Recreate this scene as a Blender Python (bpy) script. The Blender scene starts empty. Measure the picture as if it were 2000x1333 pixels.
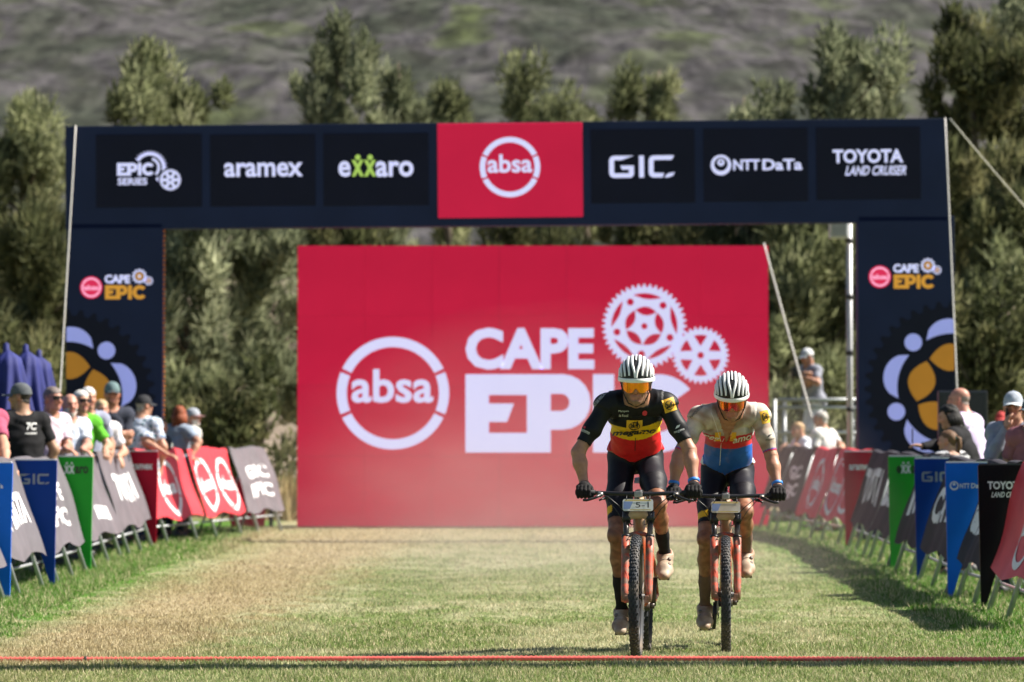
import bpy, bmesh, math, random
import numpy as np
from mathutils import Vector, Matrix
from mathutils.bvhtree import BVHTree
R = math.radians
SC = bpy.context.scene
COL = SC.collection

# ------------------------------------------------------------------ camera, sky, sun, exposure
F_PX = 5500.0                     # focal length in units of a 2000 px wide frame
CAM_H = 1.376
PITCH = math.atan(163.5 / F_PX)
cam = bpy.data.cameras.new('camera')
cam.sensor_width = 36.0
cam.lens = F_PX / 2000.0 * 36.0
cam.clip_start = 0.1
cam.clip_end = 3000
cam.dof.use_dof = True
cam.dof.focus_distance = 17.0
cam.dof.aperture_fstop = 2.45
camo = bpy.data.objects.new('camera', cam)
COL.objects.link(camo)
camo.location = (0, 0, CAM_H)
camo.rotation_euler = (math.pi / 2 + PITCH, 0, 0)
SC.camera = camo

SUN_EL, SUN_BACK = R(46), R(7)   # elevation; how far behind the subject the sun stands (from +X towards +Y)
sv = Vector((math.cos(SUN_EL) * math.cos(SUN_BACK), math.cos(SUN_EL) * math.sin(SUN_BACK), math.sin(SUN_EL)))
world = bpy.data.worlds.new('World')
SC.world = world
world.use_nodes = True
wn = world.node_tree
sky = wn.nodes.new('ShaderNodeTexSky')
sky.sky_type = 'NISHITA'
sky.sun_disc = False
sky.sun_elevation = SUN_EL
sky.sun_rotation = math.pi / 2 - SUN_BACK
bg = wn.nodes['Background']
bg.inputs['Strength'].default_value = 0.05
wn.links.new(sky.outputs[0], bg.inputs['Color'])
sun = bpy.data.lights.new('sun', 'SUN')
sun.energy = 5.0
sun.angle = R(0.53)
sun.color = (1.0, 0.93, 0.82)
suno = bpy.data.objects.new('sun', sun)
COL.objects.link(suno)
suno.rotation_euler = (-sv).to_track_quat('-Z', 'Y').to_euler()
SC.view_settings.view_transform = 'Standard'
SC.view_settings.look = 'None'
SC.view_settings.exposure = 1.22
SC.view_settings.gamma = 1.0
SC.cycles.use_denoising = True
SC.cycles.max_bounces = 6
SC.cycles.transparent_max_bounces = 6
SC.cycles.volume_bounces = 0
SC.cycles.volume_step_rate = 4.0
SC.cycles.volume_max_steps = 64

# ------------------------------------------------------------------ helpers
def gz(y):
    """ground level: the finish line lies on a slight rise, the field behind it is a little lower"""
    t = min(max((y - 16.4) / 2.2, 0.0), 1.0)
    return -0.10 * t

def at(px, py, d):
    """point at depth d (metres from the camera along Y) seen at px,py of the 2000 px frame"""
    v = (666.5 - py) / F_PX
    cy = math.cos(PITCH) - v * math.sin(PITCH)
    cz = math.sin(PITCH) + v * math.cos(PITCH)
    k = d / cy
    return Vector(((px - 1000) / F_PX * k, d, CAM_H + cz * k))

def tag(o, label=None, cat=None, group=None, kind=None):
    if label: o['label'] = label
    if cat: o['category'] = cat
    if group: o['group'] = group
    if kind: o['kind'] = kind
    return o

def empty(name, loc=(0, 0, 0), rot=(0, 0, 0)):
    o = bpy.data.objects.new(name, None)
    o.empty_display_size = 0.1
    COL.objects.link(o)
    o.location = loc
    o.rotation_euler = rot
    return o

_inv = {}
def link(name, me, mat=None, parent=None, world_coords=True):
    """link mesh as an object; if parent given and world_coords, vertices are in world space"""
    o = bpy.data.objects.new(name, me)
    COL.objects.link(o)
    if mat is not None:
        for m in (mat if isinstance(mat, (list, tuple)) else [mat]):
            me.materials.append(m)
    if parent is not None:
        o.parent = parent
        if world_coords:
            pm = Matrix.Translation(parent.location) @ parent.rotation_euler.to_matrix().to_4x4()
            if parent.parent is not None:
                g = parent.parent
                pm = (Matrix.Translation(g.location) @ g.rotation_euler.to_matrix().to_4x4()) @ parent.matrix_parent_inverse @ pm
            o.matrix_parent_inverse = pm.inverted()
    return o

def mesh_np(name, V, Fc, smooth=False):
    me = bpy.data.meshes.new(name)
    me.from_pydata([tuple(map(float, v)) for v in V], [], Fc)
    if smooth:
        me.polygons.foreach_set('use_smooth', [True] * len(me.polygons))
    me.update()
    return me

class MB:
    """mesh builder: collects shapes, builds ONE mesh object"""
    def __init__(s):
        s.v = []; s.f = []; s.sm = []
    def add(s, V, Fc, smooth=False):
        n = len(s.v)
        s.v.extend([Vector(v) for v in V])
        for f in Fc:
            s.f.append(tuple(i + n for i in f)); s.sm.append(smooth)
        return s
    def box(s, c, size, rot=None, bev=0.0):
        hx, hy, hz = [d / 2 for d in size]
        V = [Vector((x, y, z)) for x in (-hx, hx) for y in (-hy, hy) for z in (-hz, hz)]
        Fc = [(0, 1, 3, 2), (4, 6, 7, 5), (0, 4, 5, 1), (2, 3, 7, 6), (0, 2, 6, 4), (1, 5, 7, 3)]
        if bev > 0:
            bm = bmesh.new()
            vs = [bm.verts.new(v) for v in V]
            for f in Fc: bm.faces.new([vs[i] for i in f])
            bmesh.ops.bevel(bm, geom=list(bm.edges), offset=bev, segments=2, affect='EDGES', profile=0.6)
            bm.verts.index_update()
            V = [v.co.copy() for v in bm.verts]
            Fc = [tuple(v.index for v in f.verts) for f in bm.faces]
            bm.free()
        M = (rot.to_matrix() if hasattr(rot, 'to_matrix') else rot) if rot is not None else Matrix.Identity(3)
        c = Vector(c)
        return s.add([M @ v + c for v in V], Fc)
    def tube(s, pts, r, n=10, caps=True, smooth=True, flat=None):
        pts = [Vector(p) for p in pts]
        m = len(pts)
        rs = list(r) if isinstance(r, (list, tuple)) else [r] * m
        tang = []
        for i in range(m):
            a = pts[max(i - 1, 0)]; b = pts[min(i + 1, m - 1)]
            tang.append((b - a).normalized())
        up = Vector((0, 0, 1)) if abs(tang[0].z) < 0.9 else Vector((0, 1, 0))
        u = (up - tang[0] * up.dot(tang[0])).normalized()
        V = []; Fc = []
        for i in range(m):
            t = tang[i]
            u = (u - t * u.dot(t))
            u = u.normalized() if u.length > 1e-6 else t.orthogonal().normalized()
            w = t.cross(u)
            for k in range(n):
                a = 2 * math.pi * k / n
                fx = flat if flat else 1.0
                V.append(pts[i] + (u * math.cos(a) * fx + w * math.sin(a)) * rs[i])
        for i in range(m - 1):
            for k in range(n):
                k2 = (k + 1) % n
                Fc.append((i * n + k, i * n + k2, (i + 1) * n + k2, (i + 1) * n + k))
        base = len(s.v)
        s.add(V, Fc, smooth)
        if caps:
            s.f.append(tuple(base + k for k in reversed(range(n)))); s.sm.append(False)
            s.f.append(tuple(base + (m - 1) * n + k for k in range(n))); s.sm.append(False)
        return s
    def lathe(s, prof, c=(0, 0, 0), M=None, n=24, smooth=True):
        """profile of (radius, height) spun round local z"""
        M = M or Matrix.Identity(3)
        c = Vector(c); V = []; Fc = []
        m = len(prof)
        for (r, h) in prof:
            for k in range(n):
                a = 2 * math.pi * k / n
                V.append(M @ Vector((r * math.cos(a), r * math.sin(a), h)) + c)
        for i in range(m - 1):
            for k in range(n):
                k2 = (k + 1) % n
                Fc.append((i * n + k, i * n + k2, (i + 1) * n + k2, (i + 1) * n + k))
        return s.add(V, Fc, smooth)
    def ell(s, c, r, M=None, n=16, m=10):
        prof = []
        for i in range(m + 1):
            a = -math.pi / 2 + math.pi * i / m
            prof.append((max(math.cos(a), 1e-3), math.sin(a)))
        M = M or Matrix.Identity(3)
        return s.lathe(prof, c, M @ Matrix.Diagonal(Vector(r)), n)
    def grid(s, fn, nu, nv, smooth=True, flip=False):
        V = [fn(i / nu, j / nv) for j in range(nv + 1) for i in range(nu + 1)]
        Fc = []
        for j in range(nv):
            for i in range(nu):
                a = j * (nu + 1) + i
                q = (a, a + 1, a + nu + 2, a + nu + 1)
                Fc.append(q[::-1] if flip else q)
        return s.add(V, Fc, smooth)
    def mesh(s, name):
        me = bpy.data.meshes.new(name)
        me.from_pydata([tuple(v) for v in s.v], [], s.f)
        me.polygons.foreach_set('use_smooth', s.sm)
        me.update()
        return me
    def build(s, name, mat, parent=None, world_coords=True):
        return link(name, s.mesh(name), mat, parent, world_coords)

# ------------------------------------------------------------------ materials
MATS = {}
def M(name, col, rough=0.6, var=0.12, scale=18.0, metal=0.0, bump=0.0, emit=0.0, col2=None, spec=0.5, mixlo=0.4, mixhi=0.62, alpha=None, attr=None, trans=0.0, coat=0.0, sheen=0.0, detail=4.0):
    """procedural material: base colour broken up by noise, optional second colour in noise patches, bump, emission"""
    if name in MATS: return MATS[name]
    m = bpy.data.materials.new(name)
    m.use_nodes = True
    nt = m.node_tree; N = nt.nodes; L = nt.links
    b = N['Principled BSDF']
    b.inputs['Roughness'].default_value = rough
    b.inputs['Metallic'].default_value = metal
    b.inputs['Specular IOR Level'].default_value = spec
    if trans: b.inputs['Transmission Weight'].default_value = trans
    if coat: b.inputs['Coat Weight'].default_value = coat
    if sheen: b.inputs['Sheen Weight'].default_value = sheen
    tc = N.new('ShaderNodeTexCoord')
    nz = N.new('ShaderNodeTexNoise'); nz.inputs['Scale'].default_value = scale; nz.inputs['Detail'].default_value = detail
    L.new(tc.outputs['Object'], nz.inputs['Vector'])
    if attr:
        at_ = N.new('ShaderNodeAttribute'); at_.attribute_name = attr; src = at_.outputs['Color']
    else:
        rgb = N.new('ShaderNodeRGB'); rgb.outputs[0].default_value = (*col, 1); src = rgb.outputs[0]
    if col2 is not None:
        mr = N.new('ShaderNodeMapRange'); mr.inputs['From Min'].default_value = mixlo; mr.inputs['From Max'].default_value = mixhi
        n2 = N.new('ShaderNodeTexNoise'); n2.inputs['Scale'].default_value = scale * 0.35; n2.inputs['Detail'].default_value = 6
        L.new(tc.outputs['Object'], n2.inputs['Vector'])
        L.new(n2.outputs['Fac'], mr.inputs['Value'])
        mx = N.new('ShaderNodeMix'); mx.data_type = 'RGBA'
        L.new(mr.outputs[0], mx.inputs['Factor']); L.new(src, mx.inputs[6]); mx.inputs[7].default_value = (*col2, 1)
        src = mx.outputs[2]
    hv = N.new('ShaderNodeMapRange'); hv.inputs['From Min'].default_value = 0.25; hv.inputs['From Max'].default_value = 0.75
    hv.inputs['To Min'].default_value = 1 - var; hv.inputs['To Max'].default_value = 1 + var
    L.new(nz.outputs['Fac'], hv.inputs['Value'])
    mu = N.new('ShaderNodeVectorMath'); mu.operation = 'SCALE'
    L.new(src, mu.inputs[0]); L.new(hv.outputs[0], mu.inputs['Scale'])
    L.new(mu.outputs[0], b.inputs['Base Color'])
    if emit:
        L.new(mu.outputs[0], b.inputs['Emission Color']); b.inputs['Emission Strength'].default_value = emit
    if bump:
        bp = N.new('ShaderNodeBump'); bp.inputs['Strength'].default_value = bump; bp.inputs['Distance'].default_value = 0.01
        L.new(nz.outputs['Fac'], bp.inputs['Height']); L.new(bp.outputs[0], b.inputs['Normal'])
    if alpha is not None: b.inputs['Alpha'].default_value = alpha
    MATS[name] = m
    return m

# ------------------------------------------------------------------ flat print: lettering and emblems
def _to_mesh(ob):
    COL.objects.link(ob)
    dg = bpy.context.evaluated_depsgraph_get(); dg.update()
    me = bpy.data.meshes.new_from_object(ob.evaluated_get(dg))
    V = [(v.co.x, v.co.y) for v in me.vertices]
    Fc = [tuple(p.vertices) for p in me.polygons]
    bpy.data.meshes.remove(me)
    cu = ob.data
    bpy.data.objects.remove(ob); bpy.data.curves.remove(cu)
    return V, Fc

_tc = {}
def text2d(s, bold=0.0, shear=0.0, spacing=1.0, res=3):
    """lettering as (verts, faces), scaled so that the box is width w/h by 1 and starts at 0,0"""
    key = (s, bold, shear, spacing)
    if key not in _tc:
        c = bpy.data.curves.new('t', 'FONT'); c.body = s; c.size = 1; c.offset = bold; c.shear = shear
        c.space_character = spacing; c.resolution_u = res
        V, Fc = _to_mesh(bpy.data.objects.new('t', c))
        xs = [v[0] for v in V]; ys = [v[1] for v in V]
        h = max(ys) - min(ys)
        V = [((x - min(xs)) / h, (y - min(ys)) / h) for x, y in V]
        _tc[key] = (V, Fc, (max(xs) - min(xs)) / h)
    return _tc[key]

def loops2d(loops):
    c = bpy.data.curves.new('s', 'CURVE'); c.dimensions = '2D'; c.fill_mode = 'FRONT'
    for lp in loops:
        sp = c.splines.new('POLY'); sp.points.add(len(lp) - 1)
        for p, q in zip(sp.points, lp): p.co = (q[0], q[1], 0, 1)
        sp.use_cyclic_u = True
    return _to_mesh(bpy.data.objects.new('s', c))

def circ(cx, cy, r, n=32, a0=0.0, a1=2 * math.pi):
    full = abs(a1 - a0 - 2 * math.pi) < 1e-6
    k = n if full else n + 1
    return [(cx + r * math.cos(a0 + (a1 - a0) * i / n), cy + r * math.sin(a0 + (a1 - a0) * i / n)) for i in range(k)]

def arc_band(cx, cy, r0, r1, a0, a1, n=20):
    return circ(cx, cy, r1, n, a0, a1) + circ(cx, cy, r0, n, a0, a1)[::-1]

def lens_loop(cx, cy, ang, r, half, n=8, off=0.0):
    """pointed lens (petal) of half length 'half' and half thickness r, set at radius off in direction ang, lying across it"""
    out = []
    for i in range(n + 1):
        t = -1 + 2 * i / n
        out.append((t * half, r * (1 - t * t)))
    for i in range(1, n):
        t = 1 - 2 * i / n
        out.append((t * half, -r * (1 - t * t)))
    c, s_ = math.cos(ang), math.sin(ang)
    res = []
    for (u, v) in out:
        x, y = off + v, u
        res.append((cx + x * c - y * s_, cy + x * s_ + y * c))
    return res

def teeth_loop(cx, cy, r_out, r_in, n):
    out = []
    for i in range(n):
        a = 2 * math.pi * i / n; st = 2 * math.pi / n
        for da, r in ((-0.34, r_in), (-0.12, r_out), (0.12, r_out), (0.34, r_in)):
            out.append((cx + r * math.cos(a + da * st), cy + r * math.sin(a + da * st)))
    return out

def gear_big(cx, cy, r):
    """chainring with five arms of petals, round bolt holes and a hub hole"""
    L_ = [teeth_loop(cx, cy, r, r * 0.92, 44), circ(cx, cy, r * 0.075, 14)]
    for i in range(5):
        a = R(72 * i + 12)
        L_.append(lens_loop(cx, cy, a, r * 0.105, r * 0.25, 8, r * 0.36))
        L_.append(circ(cx + math.cos(a + R(36)) * r * 0.66, cy + math.sin(a + R(36)) * r * 0.66, r * 0.085, 12))
        # crescent outside each petal
        p = []
        for k in range(11):
            t = R(-26 + 52 * k / 10); p.append((cx + r * 0.78 * math.cos(a + t), cy + r * 0.78 * math.sin(a + t)))
        for k in range(1, 10):
            t = R(26 - 52 * k / 10); q = r * (0.70 - 0.0 * abs(t)) - r * 0.06 * (1 - (t / R(26)) ** 2) + r * 0.08 * (abs(t) / R(26)) ** 2
            p.append((cx + q * math.cos(a + t), cy + q * math.sin(a + t)))
        L_.append(p)
    return L_

def gear_small(cx, cy, r):
    L_ = [teeth_loop(cx, cy, r, r * 0.9, 32), circ(cx, cy, r * 0.12, 12)]
    for i in range(6):
        a = R(60 * i + 30)
        p = [(cx + r * 0.32 * math.cos(a), cy + r * 0.32 * math.sin(a))]
        for k in range(7):
            t = a + R(-19 + 38 * k / 6); p.append((cx + r * 0.72 * math.cos(t), cy + r * 0.72 * math.sin(t)))
        L_.append(p)
    return L_

def ring_logo(cx, cy, r):
    g = R(5.0)
    res = []
    for a0, a1, n in ((24, 156, 30), (156, 204, 12), (204, 336, 30), (-24, 24, 12)):
        res.append(arc_band(cx, cy, r * 0.82, r, R(a0) + g / 2.5, R(a1) - g / 2.5, n))
    return res

def epic_loops(x, y, h):
    """block lettering: E and P joined, I and C"""
    S = lambda pts: [(x + a * h, y + b * h) for a, b in pts]
    bowl = [(1.09, 0.29)] + [(1.24 + 0.36 * math.cos(t), 0.645 + 0.355 * math.sin(t)) for t in [R(-90 + 18 * i) for i in range(11)]]
    outer = [(0, 0), (1.09, 0)] + bowl + [(0, 1.0)]
    hole = [(0.3, 0.25), (0.785, 0.25), (0.785, 0.735), (0.3, 0.735), (0.3, 0.625), (0.62, 0.625), (0.53, 0.39), (0.3, 0.39)]
    ph = [(1.09, 0.53)] + [(1.22 + 0.11 * math.cos(t), 0.64 + 0.11 * math.sin(t)) for t in [R(-90 + 20 * i) for i in range(10)]] + [(1.09, 0.75)]
    I = [(1.63, 0), (1.90, 0), (1.90, 1.0), (1.63, 1.0)]
    C = [(2.46 + 0.5 * math.cos(t) * 1.04, 0.5 + 0.5 * math.sin(t)) for t in [R(38 + 284 * i / 30) for i in range(31)]]
    C += [(2.46 + 0.24 * math.cos(t), 0.5 + 0.24 * math.sin(t)) for t in [R(322 - 284 * i / 20) for i in range(21)]]
    return [S(outer), S(hole), S(ph), S(I), S(C)]

def gic_loops(x, y, h, w=0.2):
    """squared wide letters with cut corner and leaf tick"""
    S = lambda pts: [(x + a * h, y + b * h) for a, b in pts]
    G = [(1.12, 1.0), (0.2, 1.0), (0.06, 0.94), (0, 0.8), (0, 0.2), (0.06, 0.06), (0.2, 0), (1.0, 0), (1.12, 0.12), (1.12, 0.55), (0.5, 0.55), (0.58, 0.37), (0.9, 0.37), (0.9, 0.2), (0.24, 0.2), (0.22, 0.24), (0.22, 0.76), (0.24, 0.8), (0.55, 0.8)]
    I = [(1.36, 0), (1.58, 0), (1.58, 1.0), (1.36, 1.0)]
    C = [(2.96, 1.0), (2.0, 1.0), (1.86, 0.94), (1.8, 0.8), (1.8, 0.2), (1.86, 0.06), (2.0, 0), (2.42, 0), (2.5, 0.2), (2.06, 0.2), (2.02, 0.24), (2.02, 0.76), (2.06, 0.8), (2.84, 0.8)]
    T = [(2.5, 0.0), (2.66, 0.17), (2.98, 0.24), (2.9, 0.08), (2.7, 0.0)]
    return [S(G), S(I), S(C), S(T)]

class Plane:
    def __init__(s, o, right, up, off=0.004):
        s.o = Vector(o); s.r = Vector(right).normalized(); s.u = Vector(up).normalized(); s.n = s.r.cross(s.u); s.off = off
    def pt(s, u, v, off=None):
        return s.o + s.r * u + s.u * v + s.n * (s.off if off is None else off)

def print_mesh(pl, items, off=None):
    """items: list of (V2d, faces); all on the plane -> one mesh"""
    mb = MB()
    for V, Fc in items:
        mb.add([pl.pt(u, v, off) for u, v in V], Fc)
    return mb

def place_text(s, u, v, h, w=None, bold=0.02, shear=0.0, align='C', spacing=1.0):
    V, Fc, asp = text2d(s, bold, shear, spacing)
    sx = (w / asp) if w else h
    W = asp * sx
    u0 = u - W / 2 if align == 'C' else (u if align == 'L' else u - W)
    return [(u0 + a * sx, v + b * h) for a, b in V], Fc
# ------------------------------------------------------------------ ground and hillside
def grass_nodes(nt, per_blade=False):
    N = nt.nodes; L = nt.links
    geo = N.new('ShaderNodeNewGeometry')
    sep = N.new('ShaderNodeSeparateXYZ'); L.new(geo.outputs['Position'], sep.inputs[0])
    def math_(op, a, b=None, c=None):
        n = N.new('ShaderNodeMath'); n.operation = op
        for i, s in enumerate((a, b, c)):
            if s is None: continue
            if isinstance(s, (int, float)): n.inputs[i].default_value = s
            else: L.new(s, n.inputs[i])
        return n.outputs[0]
    def noise(scale, detail=4, dist=0.0):
        n = N.new('ShaderNodeTexNoise'); n.inputs['Scale'].default_value = scale; n.inputs['Detail'].default_value = detail
        n.inputs['Distortion'].default_value = dist
        mp = N.new('ShaderNodeVectorMath'); mp.operation = 'MULTIPLY'; mp.inputs[1].default_value = (1, 0.75, 0.0)
        L.new(geo.outputs['Position'], mp.inputs[0]); L.new(mp.outputs[0], n.inputs['Vector'])
        return n.outputs['Fac']
    def ramp(v, lo, hi, a=0.0, b=1.0):
        n = N.new('ShaderNodeMapRange'); n.interpolation_type = 'SMOOTHSTEP'
        n.inputs['From Min'].default_value = lo; n.inputs['From Max'].default_value = hi
        n.inputs['To Min'].default_value = a; n.inputs['To Max'].default_value = b
        L.new(v, n.inputs['Value']); return n.outputs[0]
    def mix(f, a, b):
        n = N.new('ShaderNodeMix'); n.data_type = 'RGBA'
        L.new(f, n.inputs['Factor'])
        for s, k in ((a, 6), (b, 7)):
            if isinstance(s, tuple): n.inputs[k].default_value = (*s, 1)
            else: L.new(s, n.inputs[k])
        return n.outputs[2]
    x, y = sep.outputs['X'], sep.outputs['Y']
    n1 = noise(0.55, 6, 0.6); n2 = noise(3.2, 5, 0.4); n3 = noise(22, 3)
    green = mix(ramp(n3, 0.35, 0.65), (0.15, 0.22, 0.055), (0.25, 0.32, 0.10))
    pale = mix(ramp(n3, 0.35, 0.65), (0.38, 0.39, 0.21), (0.52, 0.51, 0.31))
    tan = mix(ramp(n3, 0.3, 0.7), (0.36, 0.26, 0.14), (0.52, 0.41, 0.25))
    lush = mix(ramp(n3, 0.3, 0.7), (0.072, 0.18, 0.02), (0.14, 0.31, 0.035))
    # green and pale patches
    g = math_('ADD', math_('MULTIPLY', n1, 0.55), math_('MULTIPLY', n2, 0.45))
    base = mix(ramp(g, 0.43, 0.62), green, pale)
    # worn dry track along the left of the course
    xc = math_('SUBTRACT', x, math_('ADD', math_('MULTIPLY', math_('SUBTRACT', y, 16.0), 0.04), -2.85))
    wob = math_('ADD', math_('ABSOLUTE', xc), math_('MULTIPLY', math_('SUBTRACT', n2, 0.5), 2.2))
    base = mix(ramp(wob, 0.30, 1.15, 0.80, 0.0), base, tan)
    base = mix(math_('MULTIPLY', ramp(y, 29, 38), ramp(n2, 0.3, 0.6, 0.35, 0.85)), base, mix(ramp(n3, .3, .7), (0.42, 0.37, 0.2), (0.5, 0.42, 0.26)))
    # long watered grass under the barriers
    wl = math_('ADD', x, math_('MULTIPLY', math_('SUBTRACT', n2, 0.5), 1.3))
    keep = math_('MULTIPLY', ramp(wl, -7.2, -5.4), ramp(wl, 5.6, 7.4, 1.0, 0.0))
    base = mix(math_('MULTIPLY', ramp(wl, -3.75, -3.35, 1.0, 0.0), keep), base, lush)
    base = mix(math_('MULTIPLY', ramp(wl, 2.7, 3.4), keep), base, lush)
    # nearer than the finish line the turf is greener
    base = mix(ramp(y, 15.9, 16.35, 0.75, 0.0), base, green)
    # beyond the field: dry
    far = ramp(y, 42, 46)
    base = mix(far, base, mix(ramp(n2, 0.35, 0.6), (0.30, 0.23, 0.13), (0.40, 0.32, 0.2)))
    if per_blade:
        a = N.new('ShaderNodeAttribute'); a.attribute_name = 'rnd'
        v = N.new('ShaderNodeMapRange'); v.inputs['To Min'].default_value = 0.5; v.inputs['To Max'].default_value = 1.55
        L.new(a.outputs['Fac'], v.inputs['Value'])
        s = N.new('ShaderNodeVectorMath'); s.operation = 'SCALE'
        L.new(base, s.inputs[0]); L.new(v.outputs[0], s.inputs['Scale'])
        # some straw blades everywhere
        return mix(ramp(a.outputs['Fac'], 0.74, 0.76), s.outputs[0], (0.60, 0.52, 0.32))
    return base

gm = bpy.data.materials.new('turf'); gm.use_nodes = True
gb = gm.node_tree.nodes['Principled BSDF']; gb.inputs['Roughness'].default_value = 0.9; gb.inputs['Specular IOR Level'].default_value = 0.15
gcol = grass_nodes(gm.node_tree)
gs = gm.node_tree.nodes.new('ShaderNodeVectorMath'); gs.operation = 'SCALE'; gs.inputs['Scale'].default_value = 0.62
gm.node_tree.links.new(gcol, gs.inputs[0]); gm.node_tree.links.new(gs.outputs[0], gb.inputs['Base Color'])
bn = gm.node_tree.nodes.new('ShaderNodeTexNoise'); bn.inputs['Scale'].default_value = 35
bgeo = gm.node_tree.nodes.new('ShaderNodeNewGeometry'); gm.node_tree.links.new(bgeo.outputs['Position'], bn.inputs['Vector'])
bpn = gm.node_tree.nodes.new('ShaderNodeBump'); bpn.inputs['Strength'].default_value = 0.8; bpn.inputs['Distance'].default_value = 0.02
gm.node_tree.links.new(bn.outputs['Fac'], bpn.inputs['Height']); gm.node_tree.links.new(bpn.outputs[0], gb.inputs['Normal'])

ys = [-40, -10, 0, 8, 12, 14, 15, 16, 16.4] + [16.4 + 0.2 * i for i in range(1, 12)] + [19, 20, 22, 25, 30, 36, 42, 50, 60, 75, 95]
xs = [-400, -150, -60, -30, -15, -10] + [-8 + i for i in range(17)] + [10, 15, 30, 60, 150, 400]
V = [(x, y, gz(y)) for y in ys for x in xs]
nx = len(xs)
Fc = [(j * nx + i, j * nx + i + 1, (j + 1) * nx + i + 1, (j + 1) * nx + i) for j in range(len(ys) - 1) for i in range(nx - 1)]
ground = link('ground', mesh_np('ground', V, Fc, True), gm)
tag(ground, 'grass field with a worn dry track', 'ground', kind='structure')

# grass blades
rng = np.random.default_rng(7)
def blades():
    P = []; H = []; W = []
    def zone(n, y0, y1, xa, xb, h, w, k=1.0):
        y = y0 + (y1 - y0) * rng.random(n)
        half = (xb - xa) / 2
        x = xa + (xb - xa) * rng.random(n)
        vis = np.abs(x) < y * 0.186 + 0.4
        x = x[vis]; y = y[vis]
        P.append(np.stack([x, y], 1)); H.append(h * (0.5 + rng.random(len(x)))); W.append(w * (0.7 + 0.6 * rng.random(len(x))))
    zone(170000, 14.9, 17.2, -3.7, 3.7, 0.028, 0.0032)
    zone(150000, 17.2, 21, -4.1, 4.1, 0.028, 0.0042)
    zone(120000, 21, 28, -4.6, 4.6, 0.022, 0.005)
    zone(80000, 28, 41, -4.6, 4.6, 0.024, 0.008)
    # lusher strips along the barriers
    zone(60000, 19, 31, -5.2, -3.7, 0.055, 0.0045)
    zone(26000, 31, 40, -5.0, -3.3, 0.055, 0.007)
    zone(60000, 17.5, 30, 3.2, 4.9, 0.048, 0.0045)
    zone(26000, 30, 42, 3.3, 5.0, 0.05, 0.007)
    P = np.concatenate(P); H = np.concatenate(H); W = np.concatenate(W)
    n = len(P)
    # keep the tall strips ragged and clump-wise uneven
    cl = 0.5 + 0.5 * np.sin(P[:, 0] * 5.3 + np.sin(P[:, 1] * 2.1) * 2) * np.sin(P[:, 1] * 3.7 + np.sin(P[:, 0] * 3.3) * 2)
    H = H * (0.65 + 0.7 * cl)
    z = -0.10 * np.clip((P[:, 1] - 16.4) / 2.2, 0, 1) - 0.002
    a = rng.random(n) * 2 * math.pi
    lean = rng.random(n) * 1.3 + 0.2
    la = rng.random(n) * 2 * math.pi
    tip = np.stack([np.cos(la) * np.sin(lean), np.sin(la) * np.sin(lean), np.cos(lean)], 1) * H[:, None]
    side = np.stack([np.cos(a), np.sin(a), np.zeros(n)], 1) * W[:, None]
    root = np.stack([P[:, 0], P[:, 1], z], 1)
    V = np.empty((n, 3, 3))
    V[:, 0] = root - side; V[:, 1] = root + side; V[:, 2] = root + tip
    me = bpy.data.meshes.new('grass')
    me.vertices.add(n * 3); me.loops.add(n * 3); me.polygons.add(n)
    me.vertices.foreach_set('co', V.reshape(-1).astype(np.float32))
    me.loops.foreach_set('vertex_index', np.arange(n * 3, dtype=np.int32))
    me.polygons.foreach_set('loop_start', np.arange(0, n * 3, 3, dtype=np.int32))
    at_ = me.attributes.new('rnd', 'FLOAT', 'FACE')
    at_.data.foreach_set('value', rng.random(n).astype(np.float32))
    me.update(calc_edges=True)
    return me
bm_ = bpy.data.materials.new('grass_blade'); bm_.use_nodes = True
bb = bm_.node_tree.nodes['Principled BSDF']; bb.inputs['Roughness'].default_value = 0.55; bb.inputs['Specular IOR Level'].default_value = 0.3
bc = grass_nodes(bm_.node_tree, True)
bm_.node_tree.links.new(bc, bb.inputs['Base Color'])
tr = bm_.node_tree.nodes.new('ShaderNodeBsdfTranslucent'); bm_.node_tree.links.new(bc, tr.inputs['Color'])
ms = bm_.node_tree.nodes.new('ShaderNodeMixShader'); ms.inputs[0].default_value = 0.35
bm_.node_tree.links.new(bb.outputs[0], ms.inputs[1]); bm_.node_tree.links.new(tr.outputs[0], ms.inputs[2])
bm_.node_tree.links.new(ms.outputs[0], bm_.node_tree.nodes['Material Output'].inputs['Surface'])
grass = link('grass', blades(), bm_)
tag(grass, 'short sunlit turf of green and straw coloured blades', 'grass', kind='stuff')

# hillside: dry lower slope, scrub above
def hill_z(x, y):
    t = y - 85
    if t <= 0: return -0.1
    z = 0.105 * t * min(1, t / 70.0)
    if y > 210: z += (y - 210) * 0.11 + 0.00005 * (y - 210) ** 2
    z += 1.6 * math.sin(x * 0.045 + 0.6) * min(1, t / 60) + 0.9 * math.sin(x * 0.11 + y * 0.05) * min(1, t / 60)
    z += x * -0.02 * min(1, t / 120)
    return max(z, -0.1)
def vnoise(x, y, seed):
    g = np.random.default_rng(seed).random((256, 256))
    xi = np.floor(x).astype(int); yi = np.floor(y).astype(int); fx = x - xi; fy = y - yi
    fx = fx * fx * (3 - 2 * fx); fy = fy * fy * (3 - 2 * fy)
    A = g[xi % 256, yi % 256]; B = g[(xi + 1) % 256, yi % 256]; C = g[xi % 256, (yi + 1) % 256]; D = g[(xi + 1) % 256, (yi + 1) % 256]
    return (A * (1 - fx) + B * fx) * (1 - fy) + (C * (1 - fx) + D * fx) * fy
ny_, nx_ = 330, 190
hy = 80 + (np.arange(ny_ + 1) / ny_) ** 1.25 * 640
hu = np.arange(nx_ + 1) / nx_ * 2 - 1
hu = np.sign(hu) * (0.62 * np.abs(hu) + 0.38 * np.abs(hu) ** 4)          # finer towards the middle, where the camera looks
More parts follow.
